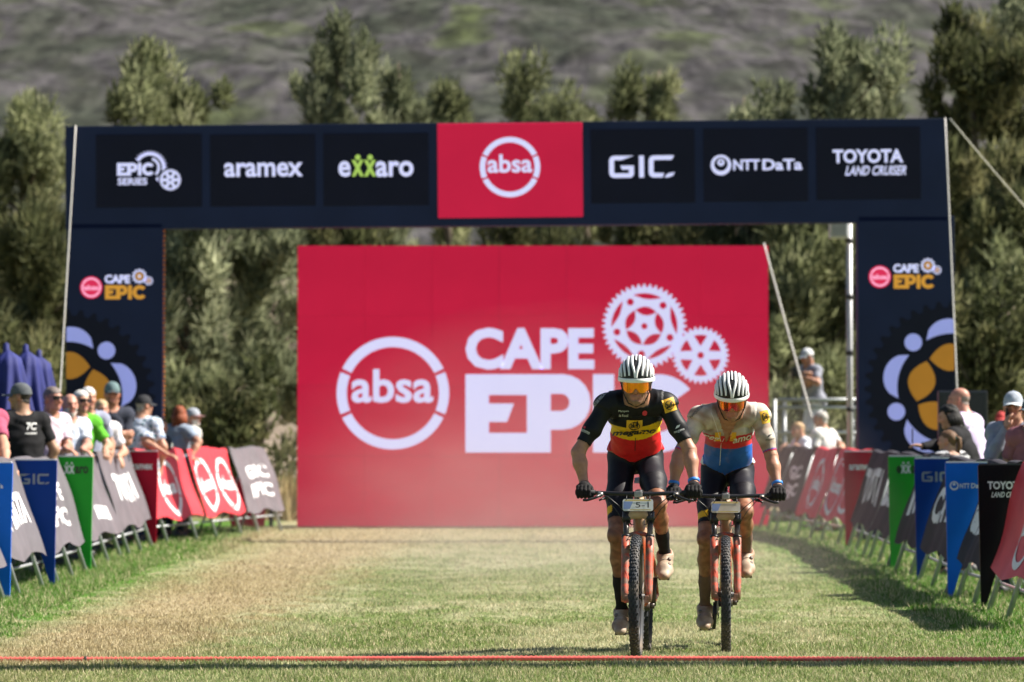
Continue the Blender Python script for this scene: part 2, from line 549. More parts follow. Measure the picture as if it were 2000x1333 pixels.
HX = hu[None, :] * (hy[:, None] * 0.42 + 30); HY = np.repeat(hy[:, None], nx_ + 1, 1)
HZ = np.array([[hill_z(float(x), float(y)) for x in row] for row, y in zip(HX, hy)])
bush = np.clip(vnoise(HX / 2.6, HY / 3.4, 1) * 1.0 + vnoise(HX / 7, HY / 10, 2) * 0.9 - 0.75, 0, 1)
bush += 0.35 * vnoise(HX / 1.3, HY / 1.9, 3)
HZ += bush * 1.5 * np.clip((HY - 190) / 40, 0.05, 1)
HZ[0] -= 0.5
V = np.stack([HX, HY, HZ], 2).reshape(-1, 3)
Fc = [(j * (nx_ + 1) + i, j * (nx_ + 1) + i + 1, (j + 1) * (nx_ + 1) + i + 1, (j + 1) * (nx_ + 1) + i) for j in range(ny_) for i in range(nx_)]
hm = bpy.data.materials.new('hill_scrub'); hm.use_nodes = True
N = hm.node_tree.nodes; L = hm.node_tree.links
hb = N['Principled BSDF']; hb.inputs['Roughness'].default_value = 0.95; hb.inputs['Specular IOR Level'].default_value = 0.1
geo = N.new('ShaderNodeNewGeometry'); sep = N.new('ShaderNodeSeparateXYZ'); L.new(geo.outputs['Position'], sep.inputs[0])
def hn(scale, det=5, dist=0.3):
    n = N.new('ShaderNodeTexNoise'); n.inputs['Scale'].default_value = scale; n.inputs['Detail'].default_value = det; n.inputs['Distortion'].default_value = dist
    sq = N.new('ShaderNodeVectorMath'); sq.operation = 'MULTIPLY'; sq.inputs[1].default_value = (1, 0.32, 0.6)
    L.new(geo.outputs['Position'], sq.inputs[0]); L.new(sq.outputs[0], n.inputs['Vector']); return n.outputs['Fac']
def hr(v, stops):
    r = N.new('ShaderNodeValToRGB'); el = r.color_ramp.elements
    while len(el) < len(stops): el.new(0.5)
    for e, (p, c) in zip(el, stops): e.position = p; e.color = (*c, 1)
    L.new(v, r.inputs[0]); return r.outputs[0]
scrub = hr(hn(0.055, 10, 0.4), [(0.34, (0.026, 0.031, 0.022)), (0.44, (0.044, 0.047, 0.038)), (0.52, (0.060, 0.056, 0.060)), (0.60, (0.052, 0.059, 0.036)), (0.74, (0.066, 0.082, 0.032))])
dryc = hr(hn(0.11), [(0.35, (0.09, 0.075, 0.05)), (0.45, (0.22, 0.175, 0.135)), (0.7, (0.30, 0.245, 0.19))])
yy = N.new('ShaderNodeMath'); yy.operation = 'MULTIPLY_ADD'; L.new(hn(0.03), yy.inputs[0]); yy.inputs[1].default_value = 150; L.new(sep.outputs['Y'], yy.inputs[2])
# the dry slope reaches higher on the left
y2 = N.new('ShaderNodeMath'); y2.operation = 'MULTIPLY_ADD'; L.new(sep.outputs['X'], y2.inputs[0]); y2.inputs[1].default_value = 0.9; L.new(yy.outputs[0], y2.inputs[2])
mr = N.new('ShaderNodeMapRange'); mr.inputs['From Min'].default_value = 225; mr.inputs['From Max'].default_value = 262; L.new(y2.outputs[0], mr.inputs['Value'])
mx = N.new('ShaderNodeMix'); mx.data_type = 'RGBA'; L.new(mr.outputs[0], mx.inputs['Factor']); L.new(dryc, mx.inputs[6]); L.new(scrub, mx.inputs[7])
fine = N.new('ShaderNodeMapRange'); fine.inputs['From Min'].default_value = 0.38; fine.inputs['From Max'].default_value = 0.62; fine.inputs['To Min'].default_value = 0.5; fine.inputs['To Max'].default_value = 1.25
L.new(hn(0.30, 5, 0.3), fine.inputs['Value'])
fs = N.new('ShaderNodeVectorMath'); fs.operation = 'SCALE'; L.new(mx.outputs[2], fs.inputs[0]); L.new(fine.outputs[0], fs.inputs['Scale'])
L.new(fs.outputs[0], hb.inputs['Base Color'])
bp = N.new('ShaderNodeBump'); bp.inputs['Strength'].default_value = 1.0; bp.inputs['Distance'].default_value = 1.2
L.new(hn(0.22), bp.inputs['Height']); L.new(bp.outputs[0], hb.inputs['Normal'])
hill = link('hillside', mesh_np('hillside', V, Fc, True), hm)
tag(hill, 'hazy scrub covered hillside above a dry tan slope', 'hillside', kind='structure')

def leaf_material(name, stops, transl=0.25):
    m = bpy.data.materials.new(name); m.use_nodes = True
    N = m.node_tree.nodes; L = m.node_tree.links
    b = N['Principled BSDF']; b.inputs['Roughness'].default_value = 0.75; b.inputs['Specular IOR Level'].default_value = 0.15
    a = N.new('ShaderNodeAttribute'); a.attribute_name = 'rnd'
    r = N.new('ShaderNodeValToRGB'); el = r.color_ramp.elements
    while len(el) < len(stops): el.new(0.5)
    for e, (p, c) in zip(el, stops): e.position = p; e.color = (*c, 1)
    L.new(a.outputs['Fac'], r.inputs[0])
    tc = N.new('ShaderNodeTexCoord'); nz = N.new('ShaderNodeTexNoise'); nz.inputs['Scale'].default_value = 1.3; L.new(tc.outputs['Object'], nz.inputs['Vector'])
    mr = N.new('ShaderNodeMapRange'); mr.inputs['From Min'].default_value = .3; mr.inputs['From Max'].default_value = .7; mr.inputs['To Min'].default_value = .7; mr.inputs['To Max'].default_value = 1.3
    L.new(nz.outputs['Fac'], mr.inputs['Value'])
    s = N.new('ShaderNodeVectorMath'); s.operation = 'SCALE'; L.new(r.outputs[0], s.inputs[0]); L.new(mr.outputs[0], s.inputs['Scale'])
    L.new(s.outputs[0], b.inputs['Base Color'])
    t = N.new('ShaderNodeBsdfTranslucent'); L.new(s.outputs[0], t.inputs['Color'])
    mx = N.new('ShaderNodeMixShader'); mx.inputs[0].default_value = transl
    L.new(b.outputs[0], mx.inputs[1]); L.new(t.outputs[0], mx.inputs[2]); L.new(mx.outputs[0], N['Material Output'].inputs['Surface'])
    return m
# ------------------------------------------------------------------ trees
needle_m = leaf_material('needle_foliage', [(0.0, (0.06, 0.07, 0.03)), (0.35, (0.17, 0.19, 0.095)), (0.7, (0.29, 0.31, 0.17)), (1.0, (0.46, 0.46, 0.29))], 0.5)
needle_dark = leaf_material('dark_foliage', [(0.0, (0.035, 0.045, 0.02)), (0.5, (0.11, 0.12, 0.055)), (1.0, (0.27, 0.26, 0.13))], 0.45)
needle_grey = leaf_material('grey_foliage', [(0.0, (0.065, 0.08, 0.045)), (0.5, (0.21, 0.235, 0.14)), (1.0, (0.46, 0.48, 0.31))], 0.5)
straw_m = leaf_material('dry_stalks', [(0.0, (0.22, 0.16, 0.08)), (0.5, (0.36, 0.27, 0.13)), (1.0, (0.46, 0.37, 0.2))], 0.2)
bark = M('bark', (0.11, 0.085, 0.065), 0.95, 0.35, 6, bump=0.6)

def make_tree(seed, H, crown0, width, nclump, nblade=95, spire=0.6, blen=0.42):
    width *= 1.42; blen *= 0.62; nblade = int(nblade * 1.9)
    """returns trunk mesh and crown mesh; limbs fork from the trunk and end in upright feathery clumps"""
    rr = random.Random(seed); g = np.random.default_rng(seed)
    mb = MB()
    bend = [Vector((rr.uniform(-.25, .25) * i * .35, rr.uniform(-.2, .2) * i * .35, H * 0.93 * i / 5)) for i in range(6)]
    r0 = 0.017 * H + 0.03
    mb.tube(bend, [r0, r0 * .8, r0 * .62, r0 * .45, r0 * .28, r0 * .1], 8)
    def on_trunk(t):
        k = min(int(t * 5), 4); f = t * 5 - k
        return bend[k].lerp(bend[k + 1], f)
    clumps = []
    # main limbs, each carrying several clumps: gives an uneven outline with gaps between limbs
    nl = max(7, nclump // 8)
    for i in range(nl):
        t = crown0 + (0.95 - crown0) * (i + rr.random()) / nl
        base = on_trunk(t * 0.92)
        a = i * 2.4 + rr.uniform(-.5, .5)
        rel = (t - crown0) / (1 - crown0)
        env = width * 0.5 * (math.sin(min(rel * 1.25 + 0.40, 1.0) * math.pi * 0.5)) * (1.0 - rel * spire * 0.8) * rr.uniform(0.30, 1.25)
        rise = env * rr.uniform(0.15, 0.85) + 0.15 + rr.uniform(0, 0.07) * H * rel
        tip = base + Vector((math.cos(a) * env, math.sin(a) * env, rise))
        mid = base.lerp(tip, 0.5) + Vector((0, 0, -rise * 0.15))
        mb.tube([base, mid, tip], [r0 * .3 * (1 - rel * .5), r0 * .2 * (1 - rel * .5), r0 * .06], 5)
        m = max(2, int(nclump / nl))
        for k in range(m):
            f = 0.35 + 0.65 * (k + 0.6 * rr.random()) / m
            c = (mid.lerp(tip, (f - .5) * 2) if f > 0.5 else base.lerp(mid, f * 2)) + Vector((rr.gauss(0, .32), rr.gauss(0, .32), rr.gauss(0.1, .3)))
            clumps.append((c, rr.uniform(0.22, 0.72) * (0.6 + width * 0.06)))
    for k in range(5):
        clumps.append((on_trunk(0.98) + Vector((rr.gauss(0, .15), rr.gauss(0, .15), rr.uniform(-1.3, .1))), rr.uniform(.3, .55)))
    Vs = []; rn = []
    for c, s in clumps:
        n = int(nblade * (0.6 + s))
        d = g.normal(size=(n, 3)); d /= np.linalg.norm(d, axis=1)[:, None]
        rad = g.random(n) ** 0.45
        p = d * rad[:, None] * np.array([s * .70, s * .70, s * 1.25]) + np.array(c)
        dirv = d * 0.55 + np.array([0.15, 0, 0.8]) + g.normal(size=(n, 3)) * 0.35
        dirv /= np.linalg.norm(dirv, axis=1)[:, None]
        ln = blen * (0.5 + 0.8 * g.random(n))
        sd = np.cross(dirv, g.normal(size=(n, 3))); sd /= np.linalg.norm(sd, axis=1)[:, None]
        w = 0.026 + 0.026 * g.random(n)
        tri = np.stack([p - sd * w[:, None], p + sd * w[:, None], p + dirv * ln[:, None]], 1)
        Vs.append(tri)
        rn.append(np.clip(g.random(n) * 0.45 + rr.random() ** 1.5 * 0.6, 0, 1))
    V = np.concatenate(Vs); rn = np.concatenate(rn); n = len(V)
    me = bpy.data.meshes.new('crown')
    me.vertices.add(n * 3); me.loops.add(n * 3); me.polygons.add(n)
    me.vertices.foreach_set('co', V.reshape(-1).astype(np.float32))
    me.loops.foreach_set('vertex_index', np.arange(n * 3, dtype=np.int32))
    me.polygons.foreach_set('loop_start', np.arange(0, n * 3, 3, dtype=np.int32))
    a = me.attributes.new('rnd', 'FLOAT', 'FACE'); a.data.foreach_set('value', rn.astype(np.float32))
    me.update(calc_edges=True)
    return mb.mesh('trunk'), me

def tree(px, top, d, seed, wpx, crown0, ncl, foliage, label, spire=0.6, name='casuarina_tree', cat='tree', group='trees behind the course', nblade=95, blen=0.42):
    topz = at(px, top, d).z
    x = at(px, 900, d).x
    base = hill_z(x, d) if d > 85 else gz(d)
    H = topz - base + 0.45
    t = empty(name, (x, d, base - 0.02))
    tag(t, label, cat, group)
    tm, cm = make_tree(seed, H, crown0, wpx / (F_PX / d), ncl, nblade, spire, blen)
    link('trunk', tm, bark, t, False)
    link('crown', cm, foliage, t, False)
    return t

tree(300, 62, 62, 11, 270, 0.28, 84, needle_m, 'olive tree with broad feathery crown rising above the gear emblem panel of the arch', 0.45)
tree(648, 18, 66, 12, 190, 0.25, 88, needle_grey, 'tall grey green tree whose crown towers over the arch above the green lettered panel', 0.35)
tree(775, 95, 68, 13, 100, 0.3, 44, needle_grey, 'slim grey green tree close beside the tallest tree above the green lettered panel', 0.6)
tree(868, 128, 72, 14, 120, 0.3, 44, needle_m, 'yellow green tree rising over the left corner of the red centre panel', 0.7)
tree(1030, 100, 70, 15, 165, 0.3, 60, needle_m, 'pointed tree standing right behind the red centre panel of the arch', 0.6)
tree(1160, 185, 74, 16, 80, 0.35, 26, needle_m, 'small pointed treetop peeping over the right edge of the red centre panel', 0.8)
tree(1272, 112, 70, 17, 160, 0.3, 60, needle_m, 'light green tree above the squared three letter panel of the arch', 0.7)
tree(1440, 168, 63, 18, 110, 0.3, 34, needle_grey, 'short leaning tree tuft above the ring and lettering panel of the arch', 0.4)
tree(1640, 40, 58, 19, 310, 0.28, 100, needle_grey, 'broad bushy tree above the right end of the arch beam', 0.3)
tree(1895, 0, 54, 20, 270, 0.22, 110, needle_dark, 'tall dark tree standing behind the right leg of the arch', 0.3)
tree(2020, -40, 58, 21, 220, 0.2, 70, needle_grey, 'tall tree beyond the long slanting guy rope', 0.3)
tree(20, 185, 58, 22, 170, 0.42, 60, needle_m, 'olive tree left of the arch above the blue folded parasols', 0.5)
tree(90, 440, 50, 23, 190, 0.1, 70, needle_dark, 'dark dense tree behind the blue folded parasols', 0.4)
tree(385, 436, 52, 24, 190, 0.34, 54, needle_grey, 'spreading pine seen through the arch next to its left leg', 0.2)
tree(500, 425, 54, 25, 200, 0.32, 54, needle_grey, 'dark spreading pine seen through the arch beside the red backdrop', 0.2)
tree(650, 380, 60, 26, 200, 0.2, 60, needle_dark, 'dark tree hidden behind the left half of the red backdrop', 0.2)
tree(950, 400, 62, 27, 240, 0.25, 60, needle_dark, 'dark tree hidden behind the middle of the red backdrop', 0.2)
tree(1260, 400, 62, 28, 240, 0.25, 60, needle_dark, 'dark tree hidden behind the right half of the red backdrop', 0.2)
tree(1480, 390, 58, 31, 190, 0.2, 60, needle_dark, 'dark tree behind the right top corner of the red backdrop', 0.2)
tree(1600, 425, 52, 29, 220, 0.12, 84, needle_m, 'shaggy tree seen through the arch behind the lamp mast', 0.3)
tree(1955, 330, 48, 30, 200, 0.2, 80, needle_dark, 'dark tree right of the arch under the slanting guy rope', 0.3)
for (px, py, d, sd, w, fol, lab) in (
        (365, 800, 47, 41, 130, needle_m, 'yellow green shrub behind the couple at the red barriers'),
        (450, 850, 46, 42, 120, needle_dark, 'dark low shrub behind the last grey barrier'),
        (1560, 760, 46, 43, 110, needle_m, 'sunlit shrub behind the camera platform'),
        (1935, 620, 45, 44, 150, needle_dark, 'dark shrub behind the right leg of the arch'),
        (1990, 560, 46, 46, 120, needle_m, 'sunlit shrub far right beyond the spectators'),
        (40, 700, 44, 45, 170, needle_dark, 'dark shrub behind the spectators beside the parasols')):
    tree(px, py, d, sd, w, 0.05, 34, fol, lab, 0.2, 'shrub', 'shrub', 'shrubs at the edge of the field', 80, 0.3)

def stalks(px, py0, d, n, w, h, label):
    g = np.random.default_rng(int(px))
    c = at(px, py0, d)
    x = c.x + g.normal(size=n) * w / 2; y = d + g.normal(size=n) * w / 2
    z = np.full(n, gz(d))
    a = g.random(n) * 6.28
    tip = np.stack([g.normal(size=n) * .14, g.normal(size=n) * .14, h * (0.4 + .7 * g.random(n))], 1)
    sd = np.stack([np.cos(a), np.sin(a), np.zeros(n)], 1) * 0.02
    root = np.stack([x, y, z], 1)
    V = np.stack([root - sd, root + sd, root + tip], 1)
    me = mesh_np('dry_grass', V.reshape(-1, 3), [(3 * i, 3 * i + 1, 3 * i + 2) for i in range(n)])
    at_ = me.attributes.new('rnd', 'FLOAT', 'FACE'); at_.data.foreach_set('value', g.random(n).astype(np.float32))
    tag(link('dry_grass_clump', me, straw_m), label, 'dry grass', kind='stuff')
stalks(552, 1000, 44, 500, 0.55, 0.75, 'clump of dry straw coloured grass beside the left edge of the backdrop')
stalks(350, 1000, 46, 300, 0.9, 0.6, 'dry grass behind the red barriers on the left')
# ------------------------------------------------------------------ backdrop screen and arch
def screen_mat(name, col, emit=0.62, base=0.35):
    m = M(name, tuple(c * 1.0 for c in col), 0.55, 0.04, 2.0, emit=emit, spec=0.2)
    return m
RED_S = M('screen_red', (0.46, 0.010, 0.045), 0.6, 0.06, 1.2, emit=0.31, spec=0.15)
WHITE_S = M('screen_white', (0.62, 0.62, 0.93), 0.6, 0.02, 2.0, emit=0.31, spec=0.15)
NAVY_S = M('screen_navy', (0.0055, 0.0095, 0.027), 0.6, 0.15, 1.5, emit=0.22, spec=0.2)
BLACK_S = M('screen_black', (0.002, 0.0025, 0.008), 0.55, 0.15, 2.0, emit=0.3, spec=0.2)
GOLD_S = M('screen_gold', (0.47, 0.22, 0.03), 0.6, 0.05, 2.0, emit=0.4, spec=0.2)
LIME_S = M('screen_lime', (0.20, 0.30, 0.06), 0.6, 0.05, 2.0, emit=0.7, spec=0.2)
STRUCT = M('screen_casing', (0.03, 0.03, 0.035), 0.7, 0.2, 6)
ALU = M('aluminium', (0.42, 0.43, 0.45), 0.45, 0.12, 12, metal=0.8)

BD = 40.6
b0 = at(580, 1030, BD); b1 = at(1502, 1030, BD); bt0 = at(580, 487, BD); bt1 = at(1502, 475, BD)
W_B = (b1 - b0).length; H_B = ((bt0 - b0).length + (bt1 - b1).length) / 2
bdr = empty('backdrop_screen', (b0.x + W_B / 2, BD, gz(BD)))
tag(bdr, 'huge red backdrop screen with white ring emblem, gears and lettering', 'screen')
MB().box((b0.x + W_B / 2, BD + 0.36, gz(BD) + H_B / 2 + 0.01), (W_B - 0.02, 0.6, H_B - 0.02)).build('casing', STRUCT, bdr)
nc, nr = 7, 4
pw, ph = W_B / nc, H_B / nr
pm = MB().box((0, 0, 0), (pw - 0.003, 0.04, ph - 0.003)).mesh('screen_panel'); pm.materials.append(RED_S)
slope = (bt1.z - bt0.z - 0) / W_B * 0.5
for j in range(nr):
    for i in range(nc):
        o = bpy.data.objects.new('screen_panel', pm); COL.objects.link(o); o.parent = bdr
        o.location = (-W_B / 2 + (i + .5) * pw, 0.02, 0.01 + (j + .5) * ph)
# front emblem prints (plane in metres from lower left corner, 1 px = kx m)
kx = W_B / 922.0
PB = Plane((b0.x, BD, gz(BD)), (1, 0, 0), (0, 0, 1))
def bu(px): return (px - 580) * kx
def bv(py): return (1030 - py) * kx
ring = [loops2d([l]) for l in ring_logo(bu(767), bv(768), 110 * kx)]
print_mesh(PB, ring).build('ring_emblem', WHITE_S, bdr)
print_mesh(PB, [place_text('absa', bu(766), bv(787), 66 * kx, 160 * kx, 0.022)]).build('lettering', WHITE_S, bdr)
print_mesh(PB, [place_text('CAPE', bu(1035), bv(722), 82 * kx, 252 * kx, 0.045)]).build('lettering', WHITE_S, bdr)
print_mesh(PB, [loops2d(epic_loops(bu(909), bv(884), 153 * kx))]).build('lettering', WHITE_S, bdr)
print_mesh(PB, [loops2d(gear_big(bu(1259), bv(637), 83 * kx))]).build('gear_emblem', WHITE_S, bdr)
print_mesh(PB, [loops2d(gear_small(bu(1369), bv(694), 56 * kx))], 0.007).build('gear_emblem', WHITE_S, bdr)

# the arch
AD = 36.0
ka = AD / F_PX
aC = at(993, 830, AD)
arch = empty('finish_arch', (aC.x, AD, gz(AD)))
tag(arch, 'dark navy finish arch with lettered screens and a red centre panel', 'arch')
roll = math.atan2(16.0, 1726.0)
ax_r = Vector((math.cos(roll), 0, math.sin(roll))); ax_u = Vector((-math.sin(roll), 0, math.cos(roll)))
A0 = at(127, 247, AD)
PA = Plane(A0, ax_r, ax_u)           # u to the right, v up; origin = upper left corner of the beam
def au(px, py):
    """frame pixel -> (u,v) metres on the arch front plane"""
    p = at(px, py, AD) - A0
    return p.dot(ax_r), p.dot(ax_u)
ARM = Matrix((ax_r, Vector((0, 1, 0)), ax_u)).transposed()
def arch_box(px0, py0, px1, py1, front=0.0, depth=0.25):
    u0, v0 = au(px0, py0); u1, v1 = au(px1, py1)
    c = A0 + ax_r * (u0 + u1) / 2 + ax_u * (v0 + v1) / 2 + Vector((0, -front + depth / 2, 0))
    return MB().box(c, (abs(u1 - u0), depth, abs(v1 - v0)), ARM, 0.012)
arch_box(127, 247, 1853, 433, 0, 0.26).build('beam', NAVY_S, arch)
def leg(px0, px1, pytop):
    a = at(px0, pytop, AD); b = at(px1, pytop, AD)
    z0 = gz(AD); zt = min(a.z, b.z)
    m = MB().box(((a.x + b.x) / 2, AD + 0.13, (z0 + zt) / 2 - 0.006), (b.x - a.x, 0.26, zt - z0 - 0.012), None, 0.012)
    return m.build('leg', NAVY_S, arch), Plane((a.x, AD, z0), (1, 0, 0), (0, 0, 1))
legL, PL = leg(130, 318, 434)
legR, PR = leg(1675, 1864, 420)
panels = [((187, 263, 395, 404), 'epic'), ((410, 263, 617, 402), 'aramex'), ((631, 261, 838, 401), 'exxaro'),
          ((1153, 253, 1358, 396), 'gic'), ((1373, 251, 1579, 393), 'ntt'), ((1593, 249, 1799, 389), 'toyota')]
PF = Plane(A0 + Vector((0, -0.012, 0)), ax_r, ax_u, 0.004)
def T(s, px, py, hpx, wpx, bold=0.02, shear=0.0, align='C'):
    u, v = au(px, py)
    return place_text(s, u, v, hpx * ka, wpx * ka if wpx else None, bold, shear, align)
for (x0, y0, x1, y1), kind in panels:
    cx = (x0 + x1) / 2
    sc = arch_box(x0, y0, x1, y1, 0.012, 0.05).build('screen', BLACK_S, arch)
    if kind == 'aramex':
        print_mesh(PF, [T('aramex', 515, 346, 28, 154, 0.022)]).build('lettering', WHITE_S, sc)
    elif kind == 'exxaro':
        print_mesh(PF, [T('e', 673, 346, 31, 24, 0.025)]).build('lettering', WHITE_S, sc)
        print_mesh(PF, [T('aro', 771, 346, 31, 74, 0.025)]).build('lettering', WHITE_S, sc)
        it = [T('x', 699, 345, 32, 24, 0.03), T('x', 723, 345, 32, 24, 0.03)]
        for cxp in (699, 723):
            u, v = au(cxp, 308); it.append(loops2d([circ(u, v, 5.5 * ka, 12)]))
        print_mesh(PF, it).build('lettering', LIME_S, sc)
    elif kind == 'epic':
        u, v = au(229, 344)
        print_mesh(PF, [loops2d(epic_loops(u, v, 25 * ka)), T('SERIES', 259, 362, 14, 58, 0.03)]).build('lettering', WHITE_S, sc)
        u, v = au(293, 328); u2, v2 = au(333, 352)
        big = [arc_band(u, v, 24 * ka, 30 * ka, R(-62), R(150), 26)] + [
            [(u + math.cos(a) * 29.5 * ka - math.sin(a) * s * 1.6 * ka, v + math.sin(a) * 29.5 * ka + math.cos(a) * s * 1.6 * ka) for s in (-1, 1)] + [(u + math.cos(a) * 35 * ka, v + math.sin(a) * 35 * ka)] for a in [R(-58 + 12 * i) for i in range(18)]]
        arcs = [loops2d([l]) for l in big] + [loops2d([arc_band(u, v, 15 * ka, 20 * ka, R(-50), R(75), 14)])]
        print_mesh(PF, arcs, 0.003).build('gear_emblem', WHITE_S, sc)
        print_mesh(PF, [loops2d([circ(u2, v2, 24 * ka, 24)])], 0.005).build('emblem_backing', BLACK_S, sc)
        print_mesh(PF, [loops2d(gear_small(u2, v2, 21.5 * ka))], 0.008).build('gear_emblem', WHITE_S, sc)
    elif kind == 'gic':
        u, v = au(1190, 348)
        print_mesh(PF, [loops2d(gic_loops(u, v, 43 * ka))]).build('lettering', WHITE_S, sc)
    elif kind == 'ntt':
        u, v = au(1408, 323)
        print_mesh(PF, [loops2d([circ(u, v, 20 * ka, 28), circ(u, v + 1.5 * ka, 13.5 * ka, 24)]), loops2d([circ(u, v + 5 * ka, 7 * ka, 16), circ(u, v + 6 * ka, 2.6 * ka, 10)]),
                        T('NTT', 1458, 333, 21, 52, 0.03), T('DaTa', 1528, 333, 22, 78, 0.03)]).build('lettering', WHITE_S, sc)
    else:
        print_mesh(PF, [T('TOYOTA', 1695, 319, 27, 138, 0.035), T('LAND CRUISER', 1710, 343, 19, 120, 0.025, 0.35)]).build('lettering', WHITE_S, sc)
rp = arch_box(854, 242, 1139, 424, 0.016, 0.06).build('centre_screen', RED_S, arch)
PF2 = Plane(A0 + Vector((0, -0.016, 0)), ax_r, ax_u, 0.004)
u, v = au(996, 327)
print_mesh(PF2, [loops2d([l]) for l in ring_logo(u, v, 59 * ka)]).build('ring_emblem', WHITE_S, rp)
print_mesh(PF2, [T('absa', 996, 338, 36, 88, 0.022)]).build('lettering', WHITE_S, rp)
# leg prints: ring badge, lettering, cropped gear
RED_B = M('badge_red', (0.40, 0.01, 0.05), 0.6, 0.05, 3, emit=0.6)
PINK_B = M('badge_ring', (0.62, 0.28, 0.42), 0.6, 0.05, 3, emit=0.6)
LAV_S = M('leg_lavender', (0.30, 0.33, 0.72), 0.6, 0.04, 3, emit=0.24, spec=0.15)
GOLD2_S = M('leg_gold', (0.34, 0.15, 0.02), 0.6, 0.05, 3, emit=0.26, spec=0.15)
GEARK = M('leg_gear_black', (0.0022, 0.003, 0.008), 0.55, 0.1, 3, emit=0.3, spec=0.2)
def clip_poly(pts, x0, x1, y0):
    def cut(P, inside, inter):
        out = []
        for i in range(len(P)):
            a, b = P[i - 1], P[i]
            ia, ib = inside(a), inside(b)
            if ia != ib: out.append(inter(a, b))
            if ib: out.append(b)
        return out
    ix = lambda X: (lambda a, b: (X, a[1] + (b[1] - a[1]) * (X - a[0]) / (b[0] - a[0])))
    iy = lambda Y: (lambda a, b: (a[0] + (b[0] - a[0]) * (Y - a[1]) / (b[1] - a[1]), Y))
    P = cut(pts, lambda p: p[0] >= x0, ix(x0)) if pts else []
    P = cut(P, lambda p: p[0] <= x1, ix(x1)) if P else []
    P = cut(P, lambda p: p[1] >= y0, iy(y0)) if P else []
    return P
def crescent(cx, cy, r, a, half=R(27), inn=0.30):
    p = []
    c, s_ = math.cos(a), math.sin(a)
    for k in range(17):
        t = -1 + 2 * k / 16; p.append((r * (.57 + .23 * math.sqrt(max(0, 1 - t * t))), r * .255 * t))
    for k in range(1, 16):
        t = 1 - 2 * k / 16; p.append((r * (.57 + .06 * (1 - t * t)), r * .255 * t))
    return [(cx + u * c - v * s_, cy + u * s_ + v * c) for u, v in p]
def leg_prints(lg, P, x0, x1, bx, by, gx, gy, rot):
    X = lambda px: (px - x0) * ka
    z0 = gz(AD)
    Z = lambda py: at(1000, py, AD).z - z0
    print_mesh(P, [loops2d([circ(X(bx), Z(by), 22 * ka, 28)])]).build('badge', RED_B, lg)
    print_mesh(P, [loops2d([l]) for l in ring_logo(X(bx), Z(by), 19 * ka)] + [place_text('absa', X(bx), Z(by + 5), 10 * ka, 28 * ka, 0.03)], 0.007).build('ring_emblem', PINK_B, lg)
    print_mesh(P, [place_text('CAPE', X(bx + 51), Z(by - 8), 17 * ka, 50 * ka, 0.05)]).build('lettering', WHITE_S, lg)
    print_mesh(P, [loops2d(epic_loops(X(bx + 27), Z(by + 23), 27.5 * ka))]).build('lettering', GOLD_S, lg)
    for gx_, gy_, r_ in ((bx + 94, by - 22, 15), (bx + 112, by - 13, 9)):
        print_mesh(P, [loops2d([teeth_loop(X(gx_), Z(gy_), r_ * ka, r_ * .8 * ka, 12), circ(X(gx_), Z(gy_), r_ * .62 * ka, 16)]),
                       loops2d([circ(X(gx_), Z(gy_), r_ * .2 * ka, 10)])], 0.004).build('gear_emblem', WHITE_S, lg)
        print_mesh(P, [loops2d([circ(X(gx_), Z(gy_), r_ * .5 * ka, 12), circ(X(gx_), Z(gy_), r_ * .24 * ka, 10)])], 0.004).build('gear_emblem', GOLD_S, lg)
    w = (x1 - x0) * ka
    cx, cy, r = X(gx), Z(gy), 172 * ka
    big = clip_poly(teeth_loop(cx, cy, r, r * .93, 40), 0.004, w - 0.004, 0.25)
    print_mesh(P, [loops2d([big])]).build('gear_emblem', GEARK, lg)
    wh = []; go = []
    for i in range(5):
        a = R(rot + 72 * i)
        c = clip_poly(crescent(cx, cy, r, a), 0.006, w - 0.006, 0.3)
        if len(c) > 2: wh.append(loops2d([c]))
        a2 = a + R(36)
        c = clip_poly(circ(cx + math.cos(a2) * r * .69, cy + math.sin(a2) * r * .69, r * .10, 24), 0.006, w - 0.006, 0.3)
        if len(c) > 2: wh.append(loops2d([c]))
        c = clip_poly(lens_loop(cx, cy, a, r * .155, r * .235, 10, r * .36), 0.006, w - 0.006, 0.3)
        if len(c) > 2: go.append(loops2d([c]))
    print_mesh(P, wh, 0.007).build('gear_crescents', LAV_S, lg)
    print_mesh(P, go, 0.007).build('gear_petals', GOLD2_S, lg)
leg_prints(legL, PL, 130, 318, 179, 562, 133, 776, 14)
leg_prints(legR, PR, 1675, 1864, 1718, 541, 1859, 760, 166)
ORANGE = M('orange_strap', (0.75, 0.22, 0.04), 0.6, 0.2, 20)
lace = MB()
xi = at(318, 434, AD).x
for i in range(60):
    lace.box((xi + 0.012, AD + 0.07, gz(AD) + 0.3 + i * 0.062), (0.02, 0.03, 0.036))
lace.build('lacing', ORANGE, arch)
lace = MB()
for i in range(70):
    u, v = au(500 + i * 13.5 + (i % 5) * 2, 433 - i * 0.12)
    lace.box(A0 + ax_r * u + ax_u * (v - 0.014) + Vector((0, 0.05, 0)), (0.05 if i % 3 else 0.075, 0.03, 0.024))
lace.build('lacing', ORANGE, arch)

